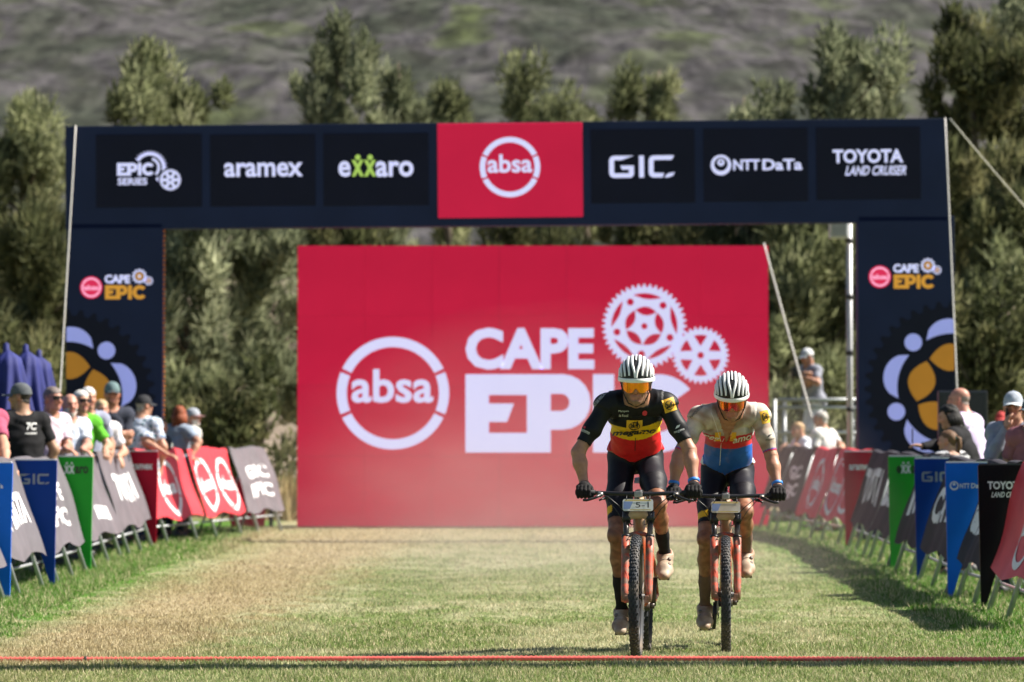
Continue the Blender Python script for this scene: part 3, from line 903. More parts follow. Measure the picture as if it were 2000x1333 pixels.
# guy ropes
ROPE = M('pale_rope', (0.55, 0.53, 0.5), 0.8, 0.1, 40)
def rope(p, q, r, label, name='guy_rope', sag=0.02):
    p, q = Vector(p), Vector(q)
    pts = [p.lerp(q, i / 8) - Vector((0, 0, sag * 4 * (i / 8) * (1 - i / 8))) for i in range(9)]
    tag(MB().tube(pts, r, 6).build(name, ROPE), label, 'rope', 'guy ropes of the arch and backdrop')
rope(at(148, 246, AD - 0.03), (at(100, 800, 33).x, 33.0, gz(33)), 0.009, 'pale guy rope from the left top of the arch down to the spectators')
rope(at(1846, 231, AD - 0.03), (at(1882, 800, 33).x, 33.0, gz(33)), 0.010, 'pale guy rope running down the outer edge of the right arch leg')
rope(at(1855, 232, AD + 0.3), at(2060, 470, 39), 0.009, 'pale guy rope slanting away to the right from the arch top')
rope(at(1492, 476, BD - 0.03), at(1598, 860, 38.5), 0.013, 'pale guy rope from the right top corner of the red backdrop')

# ------------------------------------------------------------------ crowd barriers with leaning fabric covers, and sign wedges between them
GREYC = M('cover_grey', (0.12, 0.11, 0.125), 0.55, 0.18, 5, bump=0.25)
DGREYC = M('cover_dark', (0.026, 0.023, 0.034), 0.8, 0.18, 5, bump=0.25)
REDC = M('cover_red', (0.58, 0.040, 0.055), 0.5, 0.12, 5, bump=0.25)
WHITEC = M('cover_print', (0.72, 0.72, 0.75), 0.7, 0.05, 8)
STEEL = M('galvanised', (0.40, 0.42, 0.44), 0.5, 0.15, 15, metal=0.55)
SH, LEAN = 1.15, 0.38
def barrier(a, b, side, mat, prints, label, group, seed=0):
    """a: near end, b: far end (x, y) of the foot line; side -1 left of the course, +1 right; leans away from the course"""
    rr = random.Random(seed)
    a = Vector((a[0], a[1], gz(a[1]))); b = Vector((b[0], b[1], gz(b[1])))
    t = (b - a).normalized(); out = Vector((0, 0, 1)).cross(t) * (1 if side < 0 else -1)
    upv = (Vector((0, 0, SH)) + out * LEAN); ul = upv.length; upn = upv.normalized()
    e = empty('crowd_barrier', (a + b) / 2)
    tag(e, label, 'barrier', group)
    Lb = (b - a).length
    nrm = t.cross(upn) * (1 if side < 0 else -1)
    if nrm.dot(out) > 0: nrm = -nrm
    ph = [rr.uniform(0, 6) for _ in range(4)]
    def f(u, v):
        s = 0.03 + (Lb - 0.06) * u
        h = 0.30 + (ul - 0.31) * v
        h += (1 - v) * 0.035 * math.cos(u * math.pi * 2 * 1.5 + ph[0]) - 0.012 * v * math.sin(u * math.pi * 2.5 + ph[1])
        w = 0.012 * math.sin(u * 9 + ph[1] + v * 2) + 0.008 * math.sin(u * 23 + v * 5 + ph[2]) + 0.01 * math.sin(v * 7 + ph[3])
        return a + t * s + upn * h + nrm * (0.052 + w)
    cov = MB().grid(f, 26, 12)
    cov.grid(lambda u, v: f(u, 1.0) - nrm * (0.10 * v) + upn * (0.03 * math.sin(v * math.pi)), 26, 4)
    co = cov.build('cover', mat, e)
    for u in (0.12, 0.5, 0.88) if Lb > 2.0 else (0.2, 0.8):
        p = a + t * (Lb * u)
        MB().tube([p, p + upn * (ul - 0.02)], 0.021, 8).build('leg', STEEL, e)
        q = p + out * 0.62; q.z = gz(q.y)
        MB().tube([p + upn * (ul * 0.72), q], 0.016, 6).build('brace', STEEL, e)
    MB().tube([a + t * 0.03 + upn * (ul - 0.04) , b - t * 0.03 + upn * (ul - 0.04)], 0.019, 8).build('top_rail', STEEL, e)
    MB().tube([a + t * 0.03 + upn * 0.24 - nrm * 0.03, b - t * 0.03 + upn * 0.24 - nrm * 0.03], 0.015, 8).build('lower_rail', STEEL, e)
    # flat print follows the fabric
    right = t if side < 0 else -t
    for V, Fc in prints(Lb, ul):
        mb = MB(); vs = []
        for (pu, pv) in V:
            uu = (pu / Lb) if side < 0 else 1 - pu / Lb
            uu = min(max(uu, 0), 1); vv = min(max((pv - 0.30) / (ul - 0.31), 0), 1)
            vs.append(f(uu, vv) + nrm * 0.006)
        mb.add(vs, Fc).build('print', WHITEC, co)
    return e

def pr_text(s, w=0.62, h=0.28, v=0.58, bold=0.05, shear=0.0):
    return lambda Lb, ul: [place_text(s, Lb / 2, v, h, Lb * w, bold, shear)]
def pr_two(s1, s2):
    return lambda Lb, ul: [place_text(s1, Lb * .5, 0.76, 0.19, Lb * .58, 0.045), place_text(s2, Lb * .5, 0.50, 0.19, Lb * .58, 0.045)]
def pr_ring(n=1):
    def g(Lb, ul):
        out = []
        for k in range(n):
            c = Lb * (k + 0.5) / n
            r = 0.36
            out += [loops2d([l]) for l in ring_logo(c, 0.72, r)]
            out.append(place_text('absa', c, 0.64, 0.19, 0.5, 0.04))
        return out
    return g
def pr_none(Lb, ul): return []
gl, gr_ = 'barriers along the left of the course', 'barriers along the right of the course'
LX = lambda y: -4.27 if y < 34.4 else -4.34 + (y - 34.4) * 0.232
LY = [21.7, 24.0, 25.9, 28.6, 31.5, 34.4]
barrier((-4.27, 21.75), (-4.27, 23.95), -1, GREYC, pr_text('aramex'), 'grey covered barrier on the camera side of the light blue wedge', gl, 1)
barrier((-4.27, 24.05), (-4.23, 25.85), -1, GREYC, pr_text('NTT DATA', .66, .30), 'grey covered barrier with white lettering between the light blue and dark blue wedges', gl, 2)
barrier((-4.22, 25.95), (-4.27, 28.55), -1, GREYC, pr_two('CAPE', 'EPIC'), 'grey covered barrier with two lines of white lettering between dark blue and green wedges', gl, 3)
barrier((-4.28, 28.65), (-4.31, 31.4), -1, GREYC, lambda Lb, ul: [place_text('W', Lb * .25, .6, .4, .5, .05), place_text('aramex', Lb * .62, .45, .16, .9, .04)], 'grey covered barrier directly behind the green wedge', gl, 4)
barrier((-4.31, 31.46), (-4.34, 34.3), -1, GREYC, pr_text('TOYOTA', .62, .34, .60), 'grey covered barrier with large white lettering directly before the crimson wedge', gl, 5)
barrier((-4.33, 34.5), (LX(36.2), 36.2), -1, REDC, pr_ring(1), 'bright red barrier cover with white ring emblem right behind the crimson wedge', gl, 6)
barrier((LX(36.28), 36.28), (LX(37.9), 37.9), -1, REDC, pr_ring(2), 'second bright red barrier cover with ring emblems beside the grey end barrier', gl, 7)
barrier((LX(37.98), 37.98), (LX(39.4) + .06, 39.4), -1, GREYC, pr_two('GIC', 'EPIC'), 'grey end barrier of the left row with white blocks of lettering', gl, 8)
barrier((3.74, 20.2), (3.78, 22.65), 1, REDC, pr_ring(1), 'red covered barrier with white ring emblem on the camera side of the black wedge', gr_, 11)
barrier((3.78, 22.85), (3.74, 24.0), 1, DGREYC, pr_text('aramex', .8, .3), 'short dark covered barrier between the black and light blue wedges', gr_, 12)
barrier((3.75, 24.15), (3.86, 27.0), 1, DGREYC, pr_text('CAPE EPIC', .8, .34), 'dark covered barrier between the light blue and dark blue wedges', gr_, 13)
barrier((3.87, 27.1), (3.87, 28.8), 1, DGREYC, pr_text('NTT', .7, .4), 'dark covered barrier between the dark blue and green wedges', gr_, 14)
barrier((3.88, 28.9), (3.95, 31.4), 1, DGREYC, pr_text('exxaro', .8, .3), 'dark covered barrier directly behind the green wedge on the right', gr_, 15)
barrier((3.95, 31.5), (4.01, 33.9), 1, DGREYC, pr_text('TOYOTA', .75, .42), 'dark covered barrier with white lettering next to the crimson wedge on the right', gr_, 16)
barrier((4.0, 34.1), (3.86, 35.9), 1, REDC, pr_ring(2), 'crimson covered barrier with ring emblems beyond the crimson wedge on the right', gr_, 17)
barrier((3.85, 35.98), (3.72, 37.4), 1, REDC, pr_ring(1), 'second crimson covered barrier beside the far dark covers on the right', gr_, 18)
barrier((3.71, 37.5), (3.60, 39.2), 1, DGREYC, pr_two('GIC', 'EPIC'), 'far dark covered barrier next to the crimson covers on the right', gr_, 19)
barrier((3.59, 39.3), (3.50, 40.3), 1, DGREYC, pr_none, 'last dark covered barrier at the right edge of the backdrop', gr_, 20)

BLUE_L = M('sign_light_blue', (0.008, 0.14, 0.66), 0.45, 0.05, 6, spec=0.12)
BLUE_D = M('sign_dark_blue', (0.004, 0.040, 0.26), 0.45, 0.05, 6, spec=0.12)
GREEN_ = M('sign_green', (0.025, 0.36, 0.035), 0.45, 0.05, 6, spec=0.12)
CRIM = M('sign_crimson', (0.40, 0.006, 0.03), 0.45, 0.05, 6, spec=0.12)
BLACK_ = M('sign_black', (0.006, 0.004, 0.007), 0.45, 0.05, 6, spec=0.12)
PRW = M('sign_white_print', (0.75, 0.76, 0.82), 0.5, 0.04, 6)
PRG = M('sign_grey_print', (0.24, 0.27, 0.33), 0.5, 0.04, 6)
PRK = M('sign_black_print', (0.015, 0.02, 0.015), 0.5, 0.04, 6)
def wedge(x, y, side, mat, prints, label, group, name='wedge_sign'):
    """triangular board set across the barrier line: upright edge to the course, slanted edge along the leaning cover"""
    z0 = gz(y)
    e = empty(name, (x, y, z0)); tag(e, label, 'sign', group)
    o = -1 if side < 0 else 1
    top = SH + 0.0
    P2 = [(0.0, 0.0), (0.035 * o, 0.0), ((LEAN + .005) * o, top), (0.0 - 0.02 * o, top)]
    mb = MB(); n = 4; th = 0.012
    V = [Vector((x + u, y - th, z0 + v)) for u, v in P2] + [Vector((x + u, y + th, z0 + v)) for u, v in P2]
    front = (0, 1, 2, 3) if o > 0 else (3, 2, 1, 0)
    mb.add(V, [front, tuple(i + 4 for i in front[::-1])] + [(i, (i + 4), (i + 1) % 4 + 4, (i + 1) % 4) for i in range(4)])
    bo = mb.build('board', mat, e)
    MB().box((x + LEAN * .5 * o, y, z0 + top + 0.006), (LEAN + .02, 0.03, 0.012)).build('top_edge', PRW if mat is not BLACK_ else STRUCT, e)
    P = Plane((x - (LEAN if o < 0 else 0.0), y - th, z0), (1, 0, 0), (0, 0, 1), 0.003)
    for items, m in prints:
        print_mesh(P, items).build('lettering', m, bo)
    return e
w_ = LEAN
def s_gic(): return [([loops2d(gic_loops(0.05, 0.93, 0.095))], PRG)]
def s_exx():
    dots = [loops2d([circ(0.135 + k * .05, 1.085, 0.011, 10)]) for k in range(2)]
    return [([place_text('e', 0.085, .98, .075, .045, .03)], PRK), ([place_text('aro', 0.285, .98, .075, .135, .03)], PRK),
            ([place_text('x', 0.135, .98, .085, .055, .03), place_text('x', .185, .98, .085, .055, .03)] + dots, PRW)]
def s_ara(): return [([place_text('aramex', w_ / 2, 0.93, .065, .29, .03)], PRW)]
def s_ntt(): return [([loops2d([circ(0.055, .955, .038, 24), circ(.055, .958, .027, 20)]), loops2d([circ(.055, .968, .012, 12)]), place_text('NTT', .145, .935, .04, .085, .02), place_text('DaTa', .26, .935, .042, .12, .02)], PRW)]
def s_toy(): return [([place_text('TOYOTA', .205, .955, .065, .30, .035), place_text('LAND CRUISER', .22, .89, .045, .27, .02, .35)], PRW)]
gwl, gwr = 'wedge signs between the left barriers', 'wedge signs between the right barriers'
wedge(-4.27, 24.0, -1, BLUE_L, s_ntt(), 'light blue wedge sign at the near end of the left barriers', gwl)
wedge(-4.20, 25.9, -1, BLUE_D, s_gic(), 'dark blue wedge sign with three squared grey letters on the left', gwl)
wedge(-4.27, 28.6, -1, GREEN_, s_exx(), 'green wedge sign with black and white lettering on the left', gwl)
wedge(-4.34, 34.4, -1, CRIM, s_ara(), 'crimson wedge sign with white lettering beside the red covers on the left', gwl)
wedge(3.78, 22.75, 1, BLACK_, s_toy(), 'black wedge sign with two lines of white lettering', gwr)
wedge(3.72, 24.08, 1, BLUE_L, s_ntt(), 'light blue wedge sign with ring and white lettering beside the black wedge', gwr)
wedge(3.88, 27.05, 1, BLUE_D, s_gic(), 'dark blue wedge sign with three squared letters on the right', gwr)
wedge(3.87, 28.85, 1, GREEN_, s_exx(), 'green wedge sign with white and black lettering on the right', gwr)
wedge(4.02, 34.0, 1, CRIM, s_ara(), 'crimson wedge sign with white lettering beside the lamp mast on the right', gwr)
# red board closing the left row, and a dark stake
p0 = at(452, 1028, 40.2); p1 = at(516, 1028, 40.2); pt = at(522, 934, 40.2)
e = empty('barrier_board', ((p0.x + p1.x) / 2, 40.2, gz(40.2))); tag(e, 'plain crimson board facing the course behind the last grey barrier', 'board')
mb = MB(); V = [Vector((p0.x, 40.2, gz(40))), Vector((p1.x, 40.2, gz(40))), Vector((pt.x, 40.2, pt.z)), Vector((p0.x - .12, 40.2, pt.z))]
mb.add(V + [v + Vector((0, .025, 0)) for v in V], [(0, 1, 2, 3), (7, 6, 5, 4)] + [(i, i + 4, (i + 1) % 4 + 4, (i + 1) % 4) for i in range(4)])
mb.build('board', CRIM, e)
MB().tube([((p0.x + p1.x) / 2, 40.25, gz(40)), ((p0.x + p1.x) / 2, 40.25, pt.z)], 0.02).build('stake', STEEL, e)
q = at(529, 1030, 40.6)
tag(MB().tube([(q.x, 40.6, gz(40)), (q.x + .01, 40.6, gz(40) + .35), (q.x, 40.6, gz(40) + .68)], [0.03, .028, .026], 8).build('stake', STRUCT), 'dark upright stake next to the plain crimson board', 'stake')

# ------------------------------------------------------------------ red hose across the finish line
HOSE = M('red_hose', (0.72, 0.12, 0.10), 0.45, 0.15, 30)
HOSEB = M('hose_tape', (0.02, 0.02, 0.02), 0.6)
e = empty('finish_hose', (0, 16.36, 0.02)); tag(e, 'ribbed red hose lying across the finish line in front of the riders', 'hose')
mb = MB(); pts = []; rs = []
for i in range(521):
    x = -3.6 + 7.2 * i / 520
    lift = 0.020 + 0.005 * math.sin(x * 1.1 + 1)
    pts.append((x, 16.36 - 0.035 * math.sin(x * 0.9 + 0.5) + 0.02 * x * .3, lift))
    rs.append(0.0120 if i % 2 else 0.0168)
mb.tube(pts, rs, 8).build('pipe', HOSE, e)
for x in (-2.47,):
    i = int((x + 3.6) / 7.2 * 520)
    MB().tube([pts[i], pts[i + 1]], 0.0185, 10).build('tape', HOSEB, e)

# ------------------------------------------------------------------ folded parasols, lamp mast, camera platform, monitor
PARA = M('parasol_blue', (0.006, 0.012, 0.13), 0.75, 0.2, 5, bump=0.3)
POLE = M('white_pole', (0.6, 0.6, 0.62), 0.5, 0.08)
def parasol(px, py, d, h, seed, label, r=0.36):
    p = at(px, py, d); rr = random.Random(seed)
    e = empty('folded_parasol', (p.x, d, gz(d))); tag(e, label, 'parasol', 'folded blue parasols')
    zt = p.z
    MB().tube([(p.x, d, gz(d)), (p.x, d, zt - .1)], 0.024).build('pole', POLE, e)
    nf = 9
    def f(u, v):
        a = 2 * math.pi * u
        w = r * (0.30 + 0.70 * min(1, v * 1.25) ** 0.9) * (1 + 0.22 * math.cos(a * nf) * min(1, v * 2))
        if v < 0.06: w *= (v / 0.06) ** 0.5
        return Vector((p.x + math.cos(a) * w + .02 * math.sin(v * 5 + seed), d + math.sin(a) * w, zt - v * h))
    MB().grid(f, 72, 16).build('canopy', PARA, e)
    MB().lathe([(0.001, zt + .07), (0.03, zt + .05), (0.035, zt - .02), (.05, zt - .06)], (p.x, d, 0), None, 12).build('finial', PARA, e)
parasol(12, 682, 29.0, 1.5, 1, 'blue folded parasol behind the man in the dark grey cap, tallest of three')
parasol(50, 684, 30.5, 1.5, 2, 'blue folded parasol standing in the middle of three')
parasol(76, 694, 32.0, 1.5, 3, 'blue folded parasol next to the guy rope of the arch')

MASTC = M('mast_grey', (0.45, 0.45, 0.47), 0.5, 0.1, 10, metal=0.3)
md = 37.5
mp = at(1660, 880, md); mt = at(1660, 424, md)
e = empty('lamp_mast', (mp.x, md, gz(md))); tag(e, 'slim grey lamp mast with a pale floodlight box beside the right arch leg', 'mast')
MB().tube([(mp.x, md, gz(md)), (mp.x, md, mt.z)], 0.042, 10).build('pole', MASTC, e)
for k in range(5): MB().tube([(mp.x, md, 0.8 + k * .75), (mp.x, md, .86 + k * .75)], 0.05, 10).build('joint', STRUCT, e)
c0 = at(1638, 447, md)
fl = MB().box((c0.x, md, c0.z), (0.25, 0.16, 0.27), None, 0.02).build('floodlight', M('lamp_white', (0.7, 0.72, 0.74), 0.4), e)
MB().box((c0.x, md - .085, c0.z), (0.19, 0.012, 0.20)).build('lens', M('lamp_lens', (0.5, 0.53, 0.56), 0.15), fl)
MB().tube([(c0.x + .1, md, c0.z), (mp.x, md, c0.z)], 0.02).build('bracket', STEEL, e)

# scaffold platform on the right
pd = 43.0
e = empty('camera_platform', (at(1590, 900, pd).x, pd, gz(pd))); tag(e, 'scaffold platform with rails where the cameraman stands', 'platform')
xa, xb = at(1532, 800, pd).x, at(1690, 800, pd).x
zr = at(1600, 781, pd).z; zd = zr - 0.95
for x in (xa, (xa + xb) / 2, xb):
    for y in (pd, pd + 1.6):
        MB().tube([(x, y, gz(pd)), (x, y, zr + .02)], 0.028).build('post', STEEL, e)
for z in (zr, zr - .12, zr - .5, zd - 0.12):
    MB().tube([(xa - .1, pd - .03, z), (xb + .1, pd - .03, z)], 0.024).build('rail', STEEL, e)
MB().tube([(xa, pd + .03, gz(pd)), (xb, pd + .03, zd)], 0.022).build('diagonal', STEEL, e)
MB().box(((xa + xb) / 2, pd + .8, zd - .03), (xb - xa + .2, 1.7, 0.06)).build('deck', M('plywood', (0.32, 0.22, 0.12), 0.8, .25, 6), e)

# monitor on a stand behind the bald man
mo = at(1880, 820, 31.5)
e = empty('monitor', (mo.x, 31.5, gz(31.5))); tag(e, 'black boxed monitor on a stand behind the bald spectator', 'monitor')
MB().box((mo.x, 31.5, at(0, 825, 31.5).z), (0.55, 0.09, 0.70), None, 0.015).build('housing', M('monitor_black', (0.012, 0.014, 0.02), 0.4), e)
MB().box((mo.x, 31.448, at(0, 825, 31.5).z), (0.47, 0.006, 0.6)).build('screen', M('monitor_glass', (0.01, 0.014, 0.028), 0.15), e)
MB().tube([(mo.x, 31.53, gz(31)), (mo.x, 31.53, 1.1)], 0.03).build('stand', STRUCT, e)

# finish line gantry overhead: its beam throws the dark band on the turf before the hose
e = empty('finish_gantry', (2.0, 16.5, 0.0)); tag(e, 'plain dark gantry beam on two posts spanning above the finish line', 'gantry')
ga, gb_ = Vector((-4.6, 16.12, 4.75)), Vector((8.6, 16.86, 4.75))
MB().box((ga + gb_) / 2, ((gb_ - ga).length, 0.30, 0.42), Matrix.Rotation(math.atan2(gb_.y - ga.y, gb_.x - ga.x), 3, 'Z'), 0.02).build('beam', STRUCT, e)
for p in (ga, gb_): MB().box((p.x, p.y, 2.27), (0.3, 0.3, 4.54), None, 0.02).build('post', STRUCT, e)
# ------------------------------------------------------------------ figures: one continuous body surface grown over limbs, clothing as shells
class Fig:
    def __init__(s):
        s.P = []                       # (kind, a, b, r1, r2, n, ff, tag, k)
    def cap(s, a, b, r1, r2, tag, n=None, ff=1.0, k=0.014):
        s.P.append(('c', Vector(a), Vector(b), r1, r2, n, ff, tag, k))
    def ell(s, c, r, Mx, tag, k=0.012):
        s.P.append(('e', Vector(c), Mx, r, None, None, None, tag, k))
    def source(s):
        mb = MB()
        for (kind, a, b, r1, r2, n, ff, tag_, k) in s.P:
            if kind == 'e':
                mb.ell(a, r1, b, 14, 10); continue
            ax = (b - a); ln = max(ax.length, 1e-4); ax = ax / ln
            x = ax.orthogonal().normalized(); y = ax.cross(x)
            if n is not None:
                nn = (n - ax * n.dot(ax)).normalized()
            V = []; m = 12; rows = []
            for i in range(5):
                t = -math.pi / 2 + math.pi / 2 * i / 4; rows.append((a + ax * (math.sin(t) * r1), max(math.cos(t) * r1, 1e-4)))
            for i in range(5):
                t = math.pi / 2 * i / 4; rows.append((b + ax * (math.sin(t) * r2), max(math.cos(t) * r2, 1e-4)))
            for c, r in rows:
                for q in range(m):
                    an = 2 * math.pi * q / m
                    v = (x * math.cos(an) + y * math.sin(an)) * r
                    if n is not None: v = v + nn * (v.dot(nn) * (ff - 1))
                    V.append(c + v)
            Fc = [(i * m + q, i * m + (q + 1) % m, (i + 1) * m + (q + 1) % m, (i + 1) * m + q) for i in range(9) for q in range(m)]
            Fc += [tuple(reversed(range(m))), tuple(9 * m + q for q in range(m))]
            mb.add(V, Fc)
        return mb.mesh('src')
    def field(s, X, full=True):
        D = []; G = []; T_ = []
        for (kind, a, b, r1, r2, n, ff, tag_, k) in s.P:
            if kind == 'e':
                Mx = np.array(b); q = (X - np.array(a)) @ Mx / np.array(r1)
                l = np.linalg.norm(q, axis=1) + 1e-9
                rm = float(np.mean(r1))
                D.append((l - 1) * rm)
                G.append(((q / np.array(r1) / l[:, None]) @ Mx.T) * rm); T_.append(np.zeros(len(X)))
                continue
            A = np.array(a); ba = np.array(b) - A; L2 = ba @ ba + 1e-12
            t = np.clip(((X - A) @ ba) / L2, 0, 1)
            v = X - (A + t[:, None] * ba)
            if n is not None:
                ax = ba / math.sqrt(L2); nn = np.array(n); nn = nn - ax * (nn @ ax); nn = nn / np.linalg.norm(nn)
                c = v @ nn
                v2 = v + np.outer(c * (1 / ff - 1), nn)
                l = np.linalg.norm(v2, axis=1) + 1e-9
                g = v2 / l[:, None]; g = g + np.outer((g @ nn) * (1 / ff - 1), nn)
                sc = min(ff, 1.0) * .5 + .5
                D.append((l - (r1 + (r2 - r1) * t)) * sc); G.append(g * sc)
            else:
                l = np.linalg.norm(v, axis=1) + 1e-9
                D.append(l - (r1 + (r2 - r1) * t)); G.append(v / l[:, None])
            T_.append(t)
        D = np.array(D); G = np.array(G); T_ = np.array(T_)
        K = np.array([p[8] for p in s.P])
        near = np.argmin(D, 0)
        k = K[near]
        w = np.exp(-np.clip((D - D.min(0)) / k, 0, 40))
        d = D.min(0) - k * np.log(w.sum(0))
        g = (w[:, :, None] * G).sum(0) / w.sum(0)[:, None]
        return d, g, near, T_[near, np.arange(len(X))]
    def build(s, voxel):
        ob = bpy.data.objects.new('src', s.source()); COL.objects.link(ob)
        md = ob.modifiers.new('r', 'REMESH'); md.mode = 'VOXEL'; md.voxel_size = voxel
        dg = bpy.context.evaluated_depsgraph_get(); dg.update()
        me = bpy.data.meshes.new_from_object(ob.evaluated_get(dg))
        src = ob.data; bpy.data.objects.remove(ob); bpy.data.meshes.remove(src)
        n = len(me.vertices); X = np.empty(n * 3, np.float32); me.vertices.foreach_get('co', X); X = X.reshape(-1, 3).astype(np.float64)
        for it in range(4):
            d, g, near, t = s.field(X)
            st = np.clip(d / np.maximum((g * g).sum(1), 0.05), -voxel * 2, voxel * 2)
            X = X - g * st[:, None] * 0.85
        d, g, near, t = s.field(X)
        me.vertices.foreach_set('co', X.reshape(-1).astype(np.float32))
        me.update()
        s.me = me; s.X = X; s.near = near; s.t = t
        s.tags = np.array([p[7] for p in s.P])[near]
        N = np.empty(n * 3, np.float32); me.vertex_normals.foreach_get('vector', N); s.N = N.reshape(-1, 3).astype(np.float64)
        nf = len(me.polygons)
        s.faces = np.full((nf, 4), -1, np.int64)
        ls = np.empty(nf, np.int32); lt = np.empty(nf, np.int32); me.polygons.foreach_get('loop_start', ls); me.polygons.foreach_get('loop_total', lt)
        li = np.empty(len(me.loops), np.int32); me.loops.foreach_get('vertex_index', li)
        for j in range(4):
            ok = lt > j
            s.faces[ok, j] = li[ls[ok] + j]
        return s
    def colour(s, me, C):
        a = me.color_attributes.new('Col', 'FLOAT_COLOR', 'POINT')
        c4 = np.ones((len(C), 4), np.float32); c4[:, :3] = C
        a.data.foreach_set('color', c4.reshape(-1))
    def body(s, parent, C, mat):
        s.colour(s.me, C)
        s.me.polygons.foreach_set('use_smooth', np.ones(len(s.me.polygons), bool))
        return link('body', s.me, mat, parent)
    def shell(s, name, mask, off, C, mat, parent, edge=None, noise=0.0, nscale=30.0, X=None):
        """clothing or hair: the faces whose corners are all in mask, lifted off the body; hems close down onto it"""
        F_ = s.faces; val = F_ >= 0
        mk = mask[np.where(val, F_, 0)] | ~val
        sel = np.where(mk.all(1))[0]
        if len(sel) == 0: return None
        fc = F_[sel]
        used = np.unique(fc[fc >= 0])
        remap = np.full(len(s.X), -1, np.int64); remap[used] = np.arange(len(used))
        # hem vertices touch an unselected face
        nots = np.setdiff1d(np.arange(len(F_)), sel, assume_unique=True)
        fn = F_[nots]; border = np.zeros(len(s.X), bool); border[fn[fn >= 0]] = True
        bmask = border[used]
        o = off[used] if isinstance(off, np.ndarray) else np.full(len(used), off)
        P = s.X[used]; Nn = s.N[used]
        if noise:
            o = o + noise * (np.sin(P[:, 0] * nscale + 3 * np.sin(P[:, 2] * nscale * .7)) * np.sin(P[:, 2] * nscale * .9 + 2 * np.sin(P[:, 1] * nscale)) )
            o = np.maximum(o, 0.0015)
        o = np.where(bmask, (edge if edge is not None else 0.0012), o)
        P = P + Nn * o[:, None]
        fs = []
        for f in fc:
            fs.append([int(remap[i]) for i in f if i >= 0])
        me = bpy.data.meshes.new(name); me.from_pydata(P.tolist(), [], fs)
        me.polygons.foreach_set('use_smooth', [True] * len(fs)); me.update()
        s.colour(me, C[used] if getattr(C, 'ndim', 1) == 2 else np.tile(np.array(C), (len(used), 1)))
        return link(name, me, mat, parent)

SKIN = M('skin', (1, 1, 1), 0.5, 0.10, 45, attr='Col', spec=0.4, bump=0.08)
LYCRA = M('lycra', (1, 1, 1), 0.55, 0.10, 35, attr='Col', spec=0.22, bump=0.12)
CLOTH = M('cotton', (1, 1, 1), 0.85, 0.12, 22, attr='Col', spec=0.2, bump=0.25)
HAIR = M('hair', (1, 1, 1), 0.6, 0.35, 90, attr='Col', spec=0.3, bump=0.5)
SHOEM = M('shoe', (1, 1, 1), 0.6, 0.25, 40, attr='Col', bump=0.2)
LEATHER = M('glove', (1, 1, 1), 0.75, 0.2, 60, attr='Col', bump=0.25, spec=0.2)
DARKP = M('dark_plastic', (0.012, 0.012, 0.014), 0.4)
EYEW = M('eye', (0.25, 0.2, 0.18), 0.3)

def frame_from(fw, up=Vector((0, 0, 1))):
    """columns: right-hand side of the head (its own left is +x when facing the camera), forward, up"""
    f = Vector(fw).normalized(); r = f.cross(up).normalized(); u = r.cross(f)
    return Matrix((r, f, u)).transposed()

def add_head(F, c, Mh, hs=1.0, neck=None, k=0.010, jaw=1.0):
    """c: centre of the head between the ears"""
    L = lambda r, f, u: Vector(c) + Mh @ (Vector((r, f, u)) * hs)
    E_ = lambda r, f, u, rr, tg='head': F.ell(L(r, f, u), tuple(x * hs for x in rr), Mh, tg, k)
    E_(0, -.008, .036, (.072, .092, .082))
    E_(0, .026, -.028, (.058 * jaw, .062, .072))
    E_(0, .034, -.072, (.040 * jaw, .050, .036))
    E_(0, .072, -.094, (.020, .018, .016))
    for sd in (-1, 1):
        E_(sd * .038, .062, -.020, (.022, .026, .022))
        E_(sd * .077, -.008, -.008, (.010, .019, .031), 'ear')
        F.cap(L(sd * .012, .090, .028), L(sd * .045, .076, .030), .010 * hs, .009 * hs, 'head', k=.008)
    F.cap(L(0, .092, .020), L(0, .108, -.018), .0085 * hs, .0125 * hs, 'nose', k=.006)
    for sd in (-1, 1): F.cap(L(sd * .008, .100, -.022), L(sd * .012, .094, -.022), .009 * hs, .008 * hs, 'nose', k=.006)
    F.cap(L(-.018, .084, -.052), L(.018, .084, -.052), .009 * hs, .009 * hs, 'lip', k=.005)
    F.cap(L(-.014, .082, -.064), L(.014, .082, -.064), .009 * hs, .009 * hs, 'lip', k=.005)
    if neck is not None:
        F.cap(L(0, -.022, -.045), neck, .054 * hs, .062 * hs, 'neck', k=.02)
    return L

def ik(a, b, l1, l2, pole):
    """elbow or knee between a and b, bent towards pole"""
    a, b = Vector(a), Vector(b); d = b - a; D = d.length
    if D > (l1 + l2) * 0.995:
        f = D / ((l1 + l2) * 0.995); l1 *= f; l2 *= f
    x = (l1 * l1 - l2 * l2 + D * D) / (2 * D); h = math.sqrt(max(l1 * l1 - x * x, 0))
    dn = d / D; p = Vector(pole); p = p - dn * p.dot(dn)
    return a + dn * x + p.normalized() * h

